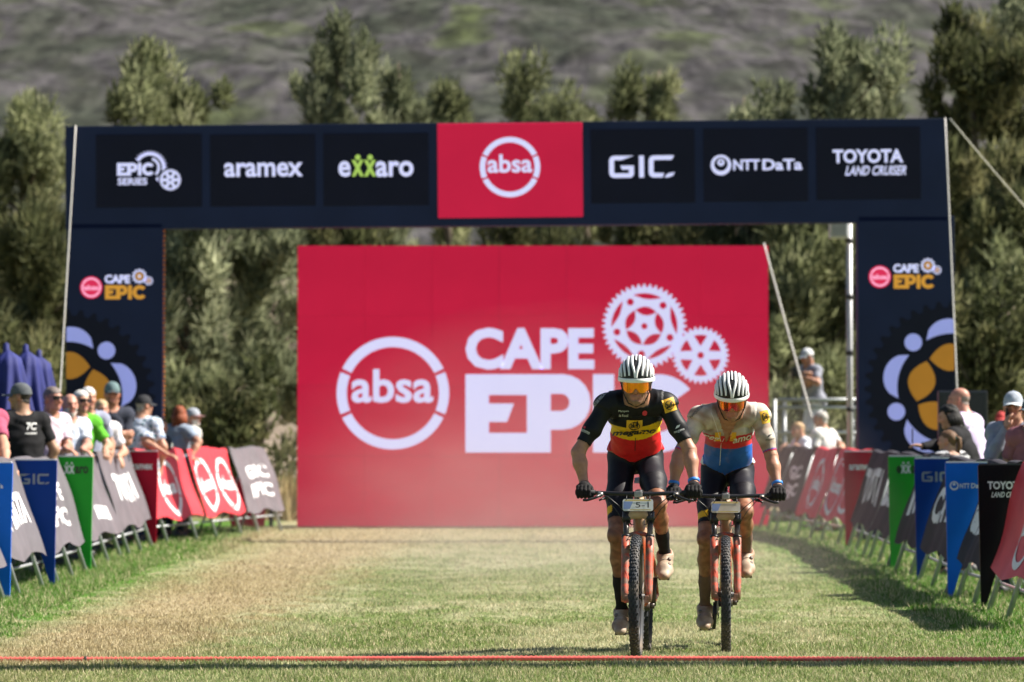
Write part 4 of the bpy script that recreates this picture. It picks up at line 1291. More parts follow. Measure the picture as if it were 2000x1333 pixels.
def relaxed_hand(F, wrist, dirv, nrm, side, tg, hs=1.0, curl=0.5):
    """palm and five curled fingers; dirv along the hand, nrm out of the back of the hand"""
    d = Vector(dirv).normalized(); n = Vector(nrm); n = (n - d * n.dot(d)).normalized(); w = d.cross(n) * side
    palm = Vector(wrist) + d * .048 * hs
    F.ell(palm, (.036 * hs, .050 * hs, .016 * hs), Matrix((w, d, n)).transposed(), tg, .008)
    for i, (o, ln) in enumerate(((-.030, .062), (-.010, .074), (.010, .070), (.029, .055))):
        k0 = Vector(wrist) + d * .088 * hs + w * o * hs
        a1 = curl * .8; a2 = curl * 1.9
        k1 = k0 + (d * math.cos(a1) - n * math.sin(a1)) * ln * .5 * hs
        k2 = k1 + (d * math.cos(a2) - n * math.sin(a2)) * ln * .5 * hs
        F.cap(k0, k1, .0095 * hs, .0088 * hs, tg, k=.003); F.cap(k1, k2, .0088 * hs, .0075 * hs, tg, k=.003)
    t0 = Vector(wrist) + d * .025 * hs - w * .030 * hs; t1 = t0 + (d * .7 - w * .7 - n * .2).normalized() * .04 * hs; t2 = t1 + (d * .95 - w * .1 - n * .4).normalized() * .032 * hs
    F.cap(t0, t1, .013 * hs, .0105 * hs, tg, k=.005); F.cap(t1, t2, .0105 * hs, .0085 * hs, tg, k=.004)

def add_cap(parent, L, Mh, hs, col, bill_col=None, yaw=0.0):
    mb, mat, W = cap_hat_parts(L, col, yaw)
    cap = mb.build('cap', mat, parent)
    bm2 = M('bill_' + '_'.join('%02d' % int(c * 99) for c in (bill_col or col)), bill_col or col, 0.8, 0.15, 25)
    def bill(u, v):
        a = math.pi * (0.16 + 0.68 * u)
        r = 1 + v * 0.78 * math.sin(math.pi * u) ** 0.5
        return W(.086 * math.cos(a) * (1 + .10 * v), -.006 + .104 * math.sin(a) * r, .038 - .012 * v - .018 * v * abs(math.cos(a)))
    b = MB().grid(bill, 16, 4).grid(lambda u, v: bill(u, v) - Mh @ Vector((0, 0, .004)), 16, 4, flip=True)
    b.build('bill', bm2, cap)
    MB().ell(W(0, -.006, .140), (.008, .008, .005)).build('button', mat, cap)
    return cap
def cap_hat_parts(L, col, yaw):
    mat = M('cap_' + '_'.join('%02d' % int(c * 99) for c in col), col, 0.85, 0.25, 25, bump=0.2)
    cr, sr = math.cos(yaw), math.sin(yaw)
    def W(r, f, u): return L(r * cr + f * sr, -r * sr + f * cr, u)
    def dome(u, v):
        a = 2 * math.pi * u; e_ = v * math.pi / 2 * 0.999
        return W(.086 * math.cos(a) * math.cos(e_) ** .8, -.006 + .104 * math.sin(a) * math.cos(e_) ** .8, .030 + .108 * math.sin(e_))
    return MB().grid(dome, 28, 8), mat, W

def shades(parent, L, col=(0.012, 0.012, 0.014), mirror=None):
    m = mirror or M('dark_lens', (0.01, 0.01, 0.012), 0.12)
    g = MB()
    for sd in (-1, 1):
        g.grid(lambda u, v: L(sd * (.006 + .056 * u), .112 - .030 * u * u, .030 - .040 * v * (1 - .25 * abs(u - .4))), 8, 4)
    gl_ = g.build('sunglasses', m, parent)
    fr = MB()
    for sd in (-1, 1): fr.tube([L(sd * .062, .084, .026), L(sd * .078, .05, .024), L(sd * .080, -.01, .018)], .003, 6)
    fr.tube([L(-.062, .085, .030), L(0, .112, .031), L(.062, .085, .030)], .003, 6)
    fr.build('temples', DARKP, gl_)

def hair_mask(F, L, Mh, c, hs, line=0.052, back=-0.06, sides=-0.01):
    """vertices of the scalp: above the hairline in front, lower at the back"""
    loc = (F.X - np.array(c)) @ np.array(Mh) / hs
    r, f, u = loc[:, 0], loc[:, 1], loc[:, 2]
    lim = np.where(f > .045, line, np.where(f > -.01, sides + (line - sides) * np.clip((f + .01) / .055, 0, 1), back + (sides - back) * np.clip((f + .07) / .06, 0, 1)))
    return (u > lim) & np.isin(F.tags, ['head', 'neck']), loc

def skin_colours(F, tone, c, Mh, hs, beard=None, beard_amt=1.0, lip=(0.40, 0.16, 0.13)):
    C = np.tile(np.array(tone), (len(F.X), 1))
    loc = (F.X - np.array(c)) @ np.array(Mh) / hs
    head = np.isin(F.tags, ['head', 'lip', 'nose', 'ear'])
    ruddy = head & (loc[:, 1] > .05) & (np.abs(loc[:, 0]) > .022) & (loc[:, 2] < -.002) & (loc[:, 2] > -.045)
    C[ruddy] = C[ruddy] * np.array([1.06, .90, .88])
    C[(F.tags == 'nose') | (F.tags == 'ear')] *= np.array([1.08, .88, .85])
    C[F.tags == 'lip'] = np.array(lip)
    if beard is not None:
        bz = head & (F.tags != 'lip') & (F.tags != 'nose') & (loc[:, 2] < -.030) & (loc[:, 1] > -.02) & (loc[:, 1] + (-.05 - loc[:, 2]) * .5 > .0) & ~((np.abs(loc[:, 0]) < .02) & (loc[:, 2] > -.040))
        C[bz] = C[bz] * (1 - beard_amt) + np.array(beard) * beard_amt
    # eye sockets, eyes and brows
    for sd in (-1, 1):
        dd = ((loc[:, 0] - sd * .031) / .017) ** 2 + ((loc[:, 2] - .010) / .009) ** 2
        C[head & (loc[:, 1] > .05) & (dd < 1)] *= np.array([.45, .38, .36])
        db = ((loc[:, 0] - sd * .031) / .020) ** 2 + ((loc[:, 2] - .034) / .005) ** 2
        C[head & (loc[:, 1] > .05) & (db < 1)] *= np.array([.5, .45, .42])
    return C

def person(px, top, d, face, label, shirt, pants=(.03, .035, .05), tone=(.46, .25, .17), hair=(.35, .33, .31), bald=False, cap=None, bill=None, cap_yaw=0.0,
           glasses=False, beard=None, look=None, nod=0.0, lean=0.10, arms=('rail', 'rail'), build=1.0, hair_style='short', sleeve=0.72, pattern=None, group='spectators along the barriers',
           base_z=None, stature=None, voxel=0.0125, collar=None, side_lean=0.0, jacket=False):
    """standing figure. face: heading in degrees, 0 looks at the camera, + turns to viewer's right.
    arms: 'rail' (hand on the barrier), 'down', 'crossed', or (px, py, depth) of the hand, for the viewer's-right-hand-side arm of a figure facing us, then the other"""
    zt = at(px, top, d).z
    z0 = gz(d) if base_z is None else base_z
    capx = 0.02 if cap else 0.0
    H = (zt - z0 - capx) / (1 - 0.10 * abs(lean) - 0.0)
    if stature: H = stature
    S = H / 1.78
    fa = R(face); fw = Vector((math.sin(fa), -math.cos(fa), 0)); rt = Vector((math.cos(fa), math.sin(fa), 0))   # rt: toward viewer's right when facing us
    X = at(px, top, d).x
    root = Vector((X, d, z0)) - fw * (lean * 0.55) * S
    up = Vector((0, 0, 1))
    lv = (up + fw * lean * 1.6 + rt * side_lean).normalized()
    e = empty('person', (root.x, root.y, z0)); tag(e, label, 'person', group)
    F = Fig()
    pel = root + up * .93 * S
    chest = pel + lv * .30 * S; neckb = pel + lv * .535 * S
    ftor = (fw - lv * fw.dot(lv)).normalized()
    b = build
    F.cap(pel - rt * .07 * S, pel + rt * .07 * S, .115 * S * b, .115 * S * b, 'pelvis', ftor, .85, .03)
    F.cap(pel + up * .05 * S, chest, .135 * S * b, .150 * S * b, 'torso', ftor, .74, .03)
    F.cap(pel + lv * .12 * S + ftor * .03 * S * b, pel + lv * .2 * S + ftor * .03 * S * b, .12 * S * b, .12 * S * b, 'torso', ftor, .8, .03)
    F.cap(chest, pel + lv * .42 * S, .150 * S, .115 * S, 'torso', ftor, .70, .03)
    sh = {}
    for sd in (1, -1):
        s_ = pel + lv * .465 * S + rt * (sd * .165 * S) + ftor * .01
        sh[sd] = s_
        F.cap(neckb - lv * .05 * S, s_ + lv * .0, .065 * S, .062 * S, 'torso', None, 1, .025)
        F.ell(s_, (.064 * S, .064 * S, .064 * S), Matrix.Identity(3), 'uarm%d' % sd, .02)
        # legs
        hip = pel + rt * (sd * .085 * S) - up * .02 * S
        foot = root + rt * (sd * .12 * S) + up * .075 * S + fw * (.02 if sd > 0 else -.04)
        kn = ik(hip, foot, .43 * S, .43 * S, fw)
        F.cap(hip, kn, .088 * S * b, .058 * S, 'thigh', k=.02)
        F.cap(kn, kn.lerp(foot, .35) - fw * .012 * S, .056 * S, .057 * S, 'calf', k=.015); F.cap(kn.lerp(foot, .35) - fw * .012 * S, foot, .055 * S, .036 * S, 'calf', k=.015)
        F.cap(foot - up * .03 * S - fw * .04 * S, foot - up * .035 * S + fw * .13 * S, .040 * S, .032 * S, 'foot', None, 1, .012)
    la = R(face if look is None else look); hf = Vector((math.sin(la), -math.cos(la), 0)); hf = (hf + up * (-nod)).normalized()
    hs = S * (1.0 if S > .9 else 1.08)
    hc = neckb + lv * (.155 * S) + hf * .022 + up * 0.0
    Mh = frame_from(hf)
    Lh = add_head(F, hc, Mh, hs, neckb + lv * .0)
    for sd, spec in ((1, arms[0]), (-1, arms[1])):
        s_ = sh[sd]; pole = -fw * .4 + rt * sd * .8 - up * .5
        nrm = up
        if spec == 'rail':
            hnd = root + fw * .42 * S + rt * (sd * .15); hnd.z = gz(d) + 1.17; hd = (fw * .8 - up * .5 - rt * sd * .2)
        elif spec == 'down':
            hnd = s_ - up * .55 * S + fw * .06 + rt * sd * .06; hd = -up + fw * .2; nrm = rt * sd
        elif spec == 'crossed':
            hnd = chest + fw * .20 * S - rt * sd * .13 * S + up * (.02 if sd > 0 else -.03); hd = -rt * sd; nrm = fw; pole = -up + rt * sd * .7
        else:
            hnd = at(*spec[:3]); hd = spec[3] if len(spec) > 3 else (hnd - s_); hd = Vector(hd)
            if len(spec) > 4: nrm = Vector(spec[4])
            if len(spec) > 5: pole = Vector(spec[5])
        wr = hnd - hd.normalized() * .06 * S
        el = ik(s_, wr, .29 * S, .26 * S, pole)
        F.cap(s_, el, .052 * S * (.5 + .5 * b), .041 * S, 'uarm%d' % sd, k=.015)
        F.cap(el, el.lerp(wr, .35), .042 * S, .042 * S, 'farm%d' % sd, k=.012); F.cap(el.lerp(wr, .35), wr, .041 * S, .027 * S, 'farm%d' % sd, k=.012)
        relaxed_hand(F, wr, hd, nrm, sd, 'hand%d' % sd, S)
    F.build(voxel)
    C = skin_colours(F, tone, hc, Mh, hs, beard)
    F.body(e, C, SKIN)
    # shirt
    tt = F.tags
    ua = np.char.startswith(tt.astype(str), 'uarm')
    fa_ = np.char.startswith(tt.astype(str), 'farm')
    dn = (F.X - np.array(neckb)) @ np.array(lv)
    front = (F.X - np.array(neckb)) @ np.array(ftor)
    msk = (tt == 'torso') | (tt == 'pelvis') & (F.X[:, 2] > pel.z - .10 * S)
    msk = msk | (ua & (F.t < sleeve)) | ((tt == 'neck') & (dn < -.005 * S + (0.02 if collar else 0)))
    if jacket: msk = msk | ua | (fa_ & True)
    msk = msk & ~((tt == 'neck') & (front > .04) & (dn > -.02))
    off = np.full(len(F.X), .014 * S) + np.where(tt == 'pelvis', .012, 0) + np.where(ua, .006, 0)
    rel = (F.X - np.array(pel))
    loc = np.stack([rel @ np.array(rt), rel @ np.array(ftor), rel @ np.array(lv)], 1)
    SC_ = np.tile(np.array(shirt), (len(F.X), 1)) if pattern is None else pattern(loc, F)
    sh_ob = F.shell('jacket' if jacket else 'shirt', msk, off, SC_, CLOTH, e, edge=.009, noise=.005, nscale=26)
    pm_ = ((tt == 'pelvis') & (F.X[:, 2] < pel.z + .03)) | (tt == 'thigh') | (tt == 'calf')
    F.shell('trousers', pm_, np.full(len(F.X), .010), pants, CLOTH, e, edge=.006, noise=.004, nscale=22)
    F.shell('shoe', (tt == 'foot'), np.full(len(F.X), .005), (.06, .06, .065), SHOEM, e)
    # hair
    if not bald:
        if hair_style == 'long':
            hm_, loc2 = hair_mask(F, Lh, Mh, hc, hs, .058, -.2, -.11)
            F.shell('hair', hm_, np.full(len(F.X), .016), hair, HAIR, e, edge=.004, noise=.006, nscale=70)
            hb = MB()
            for i in range(13):
                a = R(-100 + 200 * i / 12) + math.pi * 1.5
                p0 = Lh(.074 * math.cos(a), .082 * math.sin(a) - .012, .03); p1 = Lh(.083 * math.cos(a), .092 * math.sin(a) - .02, -.05); p2 = Lh(.080 * math.cos(a), .09 * math.sin(a) - .03, -.13)
                hb.tube([p0, p1, p2], [.024, .026, .012], 7)
            me = hb.mesh('hair'); F.colour(me, np.tile(np.array(hair), (len(me.vertices), 1))); link('hair', me, HAIR, e)
        elif hair_style == 'pony':
            hm_, loc2 = hair_mask(F, Lh, Mh, hc, hs, .055, -.05, .0)
            F.shell('hair', hm_, np.full(len(F.X), .010), hair, HAIR, e, edge=.002, noise=.003, nscale=80)
            hb = MB().tube([Lh(0, -.095, .05), Lh(.01, -.13, .03), Lh(.02, -.13, -.06), Lh(.02, -.10, -.17)], [.02, .026, .024, .006], 9)
            me = hb.mesh('ponytail'); F.colour(me, np.tile(np.array(hair), (len(me.vertices), 1))); link('ponytail', me, HAIR, e)
            MB().lathe([(.021, -.006), (.024, 0), (.021, .006)], Lh(0, -.105, .045), Mh @ Matrix.Rotation(R(60), 3, 'X'), 12).build('hair_tie', M('hair_tie', (.02, .3, .3), .6), e)
        else:
            hm_, loc2 = hair_mask(F, Lh, Mh, hc, hs)
            F.shell('hair', hm_, np.full(len(F.X), .009 if not cap else .004), hair, HAIR, e, edge=.0015, noise=.003, nscale=90)
    else:
        hm_, loc2 = hair_mask(F, Lh, Mh, hc, hs, .2, -.05, -.012)
        hm_ = hm_ & (loc2[:, 2] < .035) & (loc2[:, 1] < .02)
        F.shell('hair', hm_, np.full(len(F.X), .003), hair, HAIR, e, edge=.001)
    if cap: add_cap(e, Lh, Mh, hs, cap, bill, cap_yaw)
    if glasses: shades(e, Lh)
    return e, F, Lh, Mh, (pel, lv, ftor, rt, S)

def on_surface(F, name, items, origin, right, up, direction, mat, parent, off=0.004, ob=None):
    """flat print laid on clothing: 2-D outlines cast along 'direction' onto the surface of ob (or the body)"""
    me = (ob or F).data if ob is not None else F.me
    bv_ = BVHTree.FromPolygons([v.co for v in me.vertices], [p.vertices[:] for p in me.polygons])
    r_, u_ = Vector(right).normalized(), Vector(up).normalized(); dv = Vector(direction).normalized(); o = Vector(origin)
    mb = MB()
    for V, Fc in items:
        P = []
        for a, b in V:
            st = o + r_ * a + u_ * b - dv * 0.5
            hit = bv_.ray_cast(st, dv)
            P.append((hit[0] + hit[1] * off * (1 if hit[1].dot(dv) < 0 else -1)) if hit[0] is not None else None)
        ok = [f for f in Fc if all(P[i] is not None for i in f)]
        P = [p if p is not None else o for p in P]
        mb.add(P, ok)
    if mb.f: return mb.build(name, mat, parent)
# ------------------------------------------------------------------ mountain bikes
MUD = (0.33, 0.22, 0.13)
RUB = M('tyre_rubber', (0.022, 0.025, 0.032), 0.7, 0.3, 14, col2=(0.13, 0.098, 0.07), mixlo=.47, mixhi=.72)
ORG = M('frame_orange', (0.52, 0.09, 0.035), 0.45, 0.2, 16, col2=(0.32, 0.19, 0.11), mixlo=.45, mixhi=.62, coat=.3)
ORG2 = M('fork_orange', (0.55, 0.075, 0.035), 0.5, 0.3, 45, col2=(0.24, 0.13, 0.09), mixlo=.42, mixhi=.54)
BRZ = M('head_bronze', (0.36, 0.22, 0.13), 0.5, 0.25, 12, col2=(0.5, 0.36, 0.24), mixlo=.45, mixhi=.65)
BLKM = M('black_anodised', (0.018, 0.018, 0.022), 0.4, 0.25, 18, metal=.3, col2=(0.12, 0.09, 0.065), mixlo=.55, mixhi=.8)
STAN = M('stanchion', (0.05, 0.045, 0.042), 0.3, 0.3, 18, metal=.5, col2=(0.2, 0.15, 0.11), mixlo=.5, mixhi=.75)
GREYA = M('grey_alloy', (0.28, 0.27, 0.26), 0.45, 0.2, 25, metal=.6, col2=MUD, mixlo=.5, mixhi=.75)
PLATE = M('plate_white', (0.66, 0.65, 0.62), 0.5, 0.06, 10)
PLATED = M('plate_dirty', (0.62, 0.58, 0.52), 0.6, 0.12, 10, col2=(0.40, 0.30, 0.17), mixlo=.42, mixhi=.7)
PLB = M('plate_blue', (0.20, 0.27, 0.48), 0.5, 0.1, 12)
PLY = M('plate_straw', (0.55, 0.42, 0.16), 0.5, 0.15, 12)
PLK = M('plate_ink', (0.03, 0.03, 0.035), 0.5)

def wheel(parent, y, name, seed):
    e = empty(name); e.parent = parent; e.location = (0, y, 0.37)
    MX = Matrix(((0, 0, 1), (1, 0, 0), (0, 1, 0)))   # spin axis along x
    prof = []
    for i in range(17):
        a = 2 * math.pi * i / 16
        prof.append((0.340 + 0.0265 * math.cos(a) , 0.029 * math.sin(a)))
    ty = MB().lathe(prof, (0, 0, 0), MX, 72)
    # tread blocks
    rows = 96
    for k in range(rows):
        a0 = 2 * math.pi * k / rows
        lat = ((-.017, .010), (0.0, .012), (.017, .010)) if k % 2 else ((-.025, .009), (-.009, .011), (.009, .011), (.025, .009))
        for x, w in lat:
            ca = max(min(x / .0295, 1), -1); lift = .0265 * math.sqrt(1 - ca * ca)
            r = 0.340 + lift + .001
            tilt = math.asin(ca)
            a = a0 + (.006 if abs(x) > .02 else 0)
            Rm = Matrix.Rotation(a, 3, 'X') @ Matrix.Rotation(tilt, 3, 'Y')
            c = Matrix.Rotation(a, 3, 'X') @ Vector((x, 0, r))
            ty.box(c, (w, .0145, .0085), Rm)
    ty.build('tyre', RUB, e, False)
    MB().lathe([(.318, -.014), (.326, -.015), (.322, 0), (.326, .015), (.318, .014), (.300, .006), (.300, -.006), (.318, -.014)], (0, 0, 0), MX, 56).build('rim', BLKM, e, False)
    hub = MB().tube([(-.05, 0, 0), (.05, 0, 0)], .018, 14).tube([(-.034, 0, 0), (-.028, 0, 0)], .03, 14).tube([(.028, 0, 0), (.034, 0, 0)], .03, 14)
    hub.build('hub', BLKM, e, False)
    sp = MB()
    for k in range(28):
        a = 2 * math.pi * k / 28; s = 1 if k % 2 else -1
        sp.tube([Vector((s * .030, math.cos(a + .35 * (1 if k % 4 < 2 else -1)) * .028, math.sin(a + .35 * (1 if k % 4 < 2 else -1)) * .028)), Vector((s * .004, math.cos(a) * .305, math.sin(a) * .305))], .0011, 4, False)
    so = sp.build('spokes', STAN, e, False); so['kind'] = 'stuff'
    MB().lathe([(.035, 0), (.085, 0), (.085, .002), (.035, .002), (.035, 0)], (.040, 0, 0), MX, 40).build('brake_disc', GREYA, e, False)
    return e

def bike(px, yc, pitch, yaw, label, plate, seed):
    x0 = at(px, 1200, yc).x
    e = empty('mountain_bike', (x0, yc, gz(yc)), (-pitch, 0, -yaw))
    tag(e, label, 'bicycle', 'mountain bikes of the two riders')
    B = lambda mb, name, mat, par=None: mb.build(name, mat, par or e, False)
    wheel(e, 0, 'front_wheel', seed); wheel(e, 1.17, 'rear_wheel', seed + 1)
    ax = Vector((0, .383, .924))
    fk = empty('fork'); fk.parent = e
    for s in (-1, 1):
        b0_ = Vector((s * .072, 0.0, .355)); c0_ = b0_ + ax * .52
        lo = MB().tube([b0_ - ax * .012, b0_ + ax * .06, b0_ + ax * .30, b0_ + ax * .40], [.020, .0235, .0255, .0265], 14)
        lo.box(b0_ + Vector((-s * .012, 0, 0)), (.03, .036, .045), None, .006)
        lo.build('lower_leg', ORG2, fk, False)
        MB().tube([b0_ + ax * .38, c0_], .0175, 14).build('stanchion', STAN, fk, False)
        MB().tube([b0_ + ax * .398, b0_ + ax * .412], .0275, 14).build('seal', BLKM, fk, False)
        MB().tube([c0_ - ax * .02, c0_ + ax * .045], .026, 14).build('crown_cap', BLKM, fk, False)
    def arch_(t): return Vector((math.sin(t) * .078, 0, .355)) + ax * (.375 + .052 * math.cos(t)) + Vector((0, .035, 0)) * math.cos(t)
    MB().tube([arch_(R(-90 + 15 * i)) for i in range(13)], .013, 10).build('arch', ORG2, fk, False)
    cb = Vector((0, .0, .355)) + ax * .53
    MB().tube([cb + Vector((-.075, 0, 0)), cb + Vector((-.03, .02, .022)), cb + Vector((.03, .02, .022)), cb + Vector((.075, 0, 0))], [.024, .030, .030, .024], 12).build('crown', BRZ, fk, False)
    st0 = cb + Vector((0, .04, .02)); st1 = st0 + ax * .125
    fr = empty('frame'); fr.parent = e
    FB = lambda pts, r, name, mat=ORG, n=12, flat=None: MB().tube(pts, r, n, flat=flat).build(name, mat, fr, False)
    FB([st0 - ax * .01, st1], [.034, .031], 'head_tube', BRZ, 16)
    bb = Vector((0, .735, .305)); seat = Vector((0, .875, .80))
    FB([st0 + ax * .03, st0.lerp(bb, .5) - Vector((0, 0, .01)), bb + Vector((0, -.02, .02))], [.038, .036, .040], 'down_tube')
    FB([st0 + ax * .095, Vector((0, .58, .885)), seat], [.031, .027, .022], 'top_tube')
    FB([bb, seat], [.028, .020], 'seat_tube')
    for s in (-1, 1):
        FB([bb + Vector((s * .045, .04, 0)), Vector((s * .065, .95, .335)), Vector((s * .072, 1.17, .37))], [.018, .013, .012], 'chain_stay')
        FB([seat + Vector((s * .022, -.02, -.05)), Vector((s * .06, 1.03, .56)), Vector((s * .072, 1.17, .37))], [.014, .011, .011], 'seat_stay')
    FB([bb - Vector((.046, 0, 0)), bb + Vector((.046, 0, 0))], .03, 'bottom_bracket', BLKM)
    FB([Vector((0, .50, .60)), Vector((0, .70, .83))], .019, 'shock', BLKM)
    # saddle and post
    B(MB().tube([seat, Vector((0, .935, 1.085))], .0155, 12), 'seat_post', BLKM)
    sd = MB()
    def sdl(u, v):
        y = .80 + .27 * v; w = .022 + .050 * max(0, (v - .35) / .65) ** 1.3
        a = math.pi * u
        return Vector((-math.cos(a) * w, y, 1.10 + .012 * math.sin(a) + .012 * (v - .4) ** 2 - (.03 if u in (0, 1) else 0)))
    sd.grid(sdl, 12, 14).grid(lambda u, v: sdl(u, v) * 1 + Vector((0, 0, -.028)) * math.sin(math.pi * u), 12, 14, flip=True)
    B(sd, 'saddle', BLKM)
    # cockpit
    top = st1 + ax * .02
    B(MB().tube([st1, top + ax * .01], .024, 12), 'headset_spacer', BLKM)
    barc = Vector((0, .205, .985))
    B(MB().tube([top - ax * .02, top.lerp(barc, .5) - Vector((0, 0, .004)), barc], [.022, .019, .021], 12).box(barc + Vector((0, -.006, 0)), (.050, .046, .040), None, .01), 'stem', GREYA)
    hb = empty('handlebar'); hb.parent = e
    bend = lambda x: barc + Vector((x, .045 * (abs(x) / .36) ** 2, .012 * (abs(x) / .36)))
    xs_ = [-.375 + .75 * i / 24 for i in range(25)]
    MB().tube([bend(x) for x in xs_], [.0125 + .0055 * max(0, 1 - abs(x) / .10) for x in xs_], 12).build('bar', BLKM, hb, False)
    GR = M('grip_rubber', (0.02, 0.02, 0.022), 0.8, 0.2, 60, col2=(.13, .10, .075), mixlo=.55, mixhi=.8)
    for s in (-1, 1):
        MB().tube([bend(s * .262), bend(s * .32), bend(s * .378)], .0165, 12).tube([bend(s * .374), bend(s * .382)], .0185, 12).build('grip', GR, hb, False)
        p = bend(s * .235)
        MB().box(p + Vector((0, -.012, -.01)), (.022, .05, .034), None, .006).tube([p + Vector((-s * .02, -.035, -.008)), p + Vector((s * .005, -.04, -.012))], [.013, .013], 10).build('brake_clamp', GREYA, hb, False)
        MB().tube([p + Vector((-s * .01, -.042, -.012)), p + Vector((s * .025, -.065, -.03)), p + Vector((s * .075, -.068, -.046)), p + Vector((s * .098, -.072, -.044))], [.008, .006, .0055, .006], 8, flat=1.4).build('brake_lever', BLKM, hb, False)
        MB().box(p + Vector((-s * .035, .0, -.028)), (.035, .05, .02), Matrix.Rotation(R(20 * s), 3, 'Y'), .006).tube([p + Vector((-s * .03, -.02, -.03)), p + Vector((s * .0, -.045, -.045))], .006, 8).build('shifter', BLKM, hb, False)
        MB().tube([p + Vector((-s * .01, -.03, -.005)), p + Vector((-s * .06, -.065, -.03)), p + Vector((-s * .115, -.045, -.075)), Vector((s * .08, .20, .875)), Vector((s * .045, .24, .80))], .0028, 6).build('brake_hose', DARKP, hb, False)
        MB().tube([p + Vector((-s * .035, -.005, -.03)), p + Vector((-s * .10, -.045, -.10)), Vector((s * .09, .18, .82)), Vector((s * .03, .26, .80))], .0024, 6).build('shift_cable', DARKP, hb, False)
    # number plate
    tilt = R(14)
    pc = barc + Vector((0, -.062, -.066))
    pu = Vector((0, math.sin(tilt), math.cos(tilt))); PP = Plane(pc, (1, 0, 0), pu, .003)
    w2, h2 = .092, .037
    pts = []
    for cx_, cy_, a0 in ((w2 - .014, h2 - .014, 0), (-w2 + .014, h2 - .014, 90), (-w2 + .014, -h2 + .014, 180), (w2 - .014, -h2 + .014, 270)):
        for k in range(5): pts.append((cx_ + .014 * math.cos(R(a0 + k * 22.5)), cy_ + .014 * math.sin(R(a0 + k * 22.5))))
    mb = MB(); fv = [PP.pt(u, v, 0.0) for u, v in pts]; bv2 = [PP.pt(u, v, -.004) for u, v in pts]; n = len(pts)
    mb.add(fv + bv2, [tuple(range(n)), tuple(range(2 * n - 1, n - 1, -1))] + [(i, i + n, (i + 1) % n + n, (i + 1) % n) for i in range(n)])
    pl = mb.build('number_plate', PLATE if plate else PLATED, e, False)
    items = [([(-w2 + .006, -h2 + .012), (-.048, -h2 + .012), (-.030, h2 - .016), (-w2 + .006, h2 - .016)], [(0, 1, 2, 3)])]
    print_mesh(PP, items, .0015).build('plate_print', PLB, pl, False)
    items = [([(-w2 + .012, h2 - .013), (w2 - .012, h2 - .013), (w2 - .014, h2 - .003), (-w2 + .014, h2 - .003)], [(0, 1, 2, 3)]), ([(-.05, -h2 + .004), (w2 - .014, -h2 + .004), (w2 - .014, -h2 + .010), (-.045, -h2 + .010)], [(0, 1, 2, 3)])]
    print_mesh(PP, items, .0015).build('plate_print', PLY, pl, False)
    if plate:
        print_mesh(PP, [place_text(plate, .026, -.017, .034, .080, .004)], .0025).build('lettering', PLK, pl, False)
    for s in (-1, 1): MB().tube([PP.pt(s * .07, h2 - .006, .002), barc + Vector((s * .07, .002, .004))], .003, 6).build('plate_tie', DARKP, e, False)
    MB().tube([barc + Vector((0, -.01, -.028)), pc + Vector((0, .020, .012))], .009, 8).build('plate_mount', BLKM, e, False)
    # drivetrain; rider's right side is at -x
    MXx = Matrix(((0, 0, 1), (1, 0, 0), (0, 1, 0)))
    cr = empty('crankset'); cr.parent = e
    ring_ = MB().lathe([(.070, -.002), (.078, -.002), (.078, .002), (.070, .002), (.070, -.002)], bb + Vector((-.052, 0, 0)), MXx, 40)
    for k in range(4): ring_.tube([bb + Vector((-.054, 0, 0)), bb + Vector((-.052, .072 * math.cos(R(90 * k + 45)), .072 * math.sin(R(90 * k + 45))))], .007, 6)
    for k in range(34):
        a = 2 * math.pi * k / 34; ring_.box(bb + Vector((-.052, math.cos(a) * .0795, math.sin(a) * .0795)), (.003, .006, .006), Matrix.Rotation(a, 3, 'X'))
    ring_.build('chainring', GREYA, cr, False)
    ca = R(4)
    for s in (-1, 1):
        dv = Vector((0, math.sin(ca), -math.cos(ca))) * (1 if s < 0 else -1)
        a_ = bb + Vector((s * .066, 0, 0)); b_ = a_ + dv * .175 + Vector((s * .012, 0, 0))
        MB().tube([a_, b_], [.017, .013], 10, flat=.7).tube([bb + Vector((s * .04, 0, 0)), a_ + Vector((s * .008, 0, 0))], .019, 12).build('crank_arm', BLKM, cr, False)
        pdc = b_ + Vector((s * .058, 0, 0))
        MB().tube([b_, pdc + Vector((s * .03, 0, 0))], .007, 8).box(pdc, (.058, .070, .014), None, .004).tube([pdc + Vector((-.02, -.04, .008)), pdc + Vector((.02, -.04, .008))], .004, 6).build('pedal', GREYA, cr, False)
    ch = MB()
    loop = []
    for k in range(15):
        a = R(90 + 12.8 * k); loop.append(bb + Vector((-.052, -math.sin(a - R(90)) * .08 * 1.0, math.cos(a - R(90)) * .08)))
    loop = [bb + Vector((-.052, .08 * math.cos(R(90 + 180 * k / 14)), .08 * math.sin(R(90 + 180 * k / 14)))) for k in range(15)]
    loop += [Vector((-.050, 1.10, .245)), Vector((-.050, 1.13, .205)), Vector((-.050, 1.165, .235)), Vector((-.050, 1.14, .30)), Vector((-.048, 1.17, .318)), Vector((-.048, 1.215, .345)), Vector((-.048, 1.215, .395)), Vector((-.048, 1.17, .422)), loop[0]]
    MB().tube(loop, .0042, 6, False).build('chain', GREYA, cr, False)
    cs = MB()
    for i in range(6): cs.lathe([(.012, 0), (.060 - i * .007, 0), (.060 - i * .007, .002), (.012, .002), (.012, 0)], Vector((-.036 - i * .004, 1.17, .37)), MXx, 28)
    cs.build('cassette', GREYA, cr, False)
    MB().box((-.055, 1.15, .27), (.02, .05, .08), None, .006).tube([(-.05, 1.13, .205), (-.044, 1.13, .205)], .020, 14).tube([(-.05, 1.155, .26), (-.044, 1.155, .26)], .020, 14).build('derailleur', BLKM, cr, False)
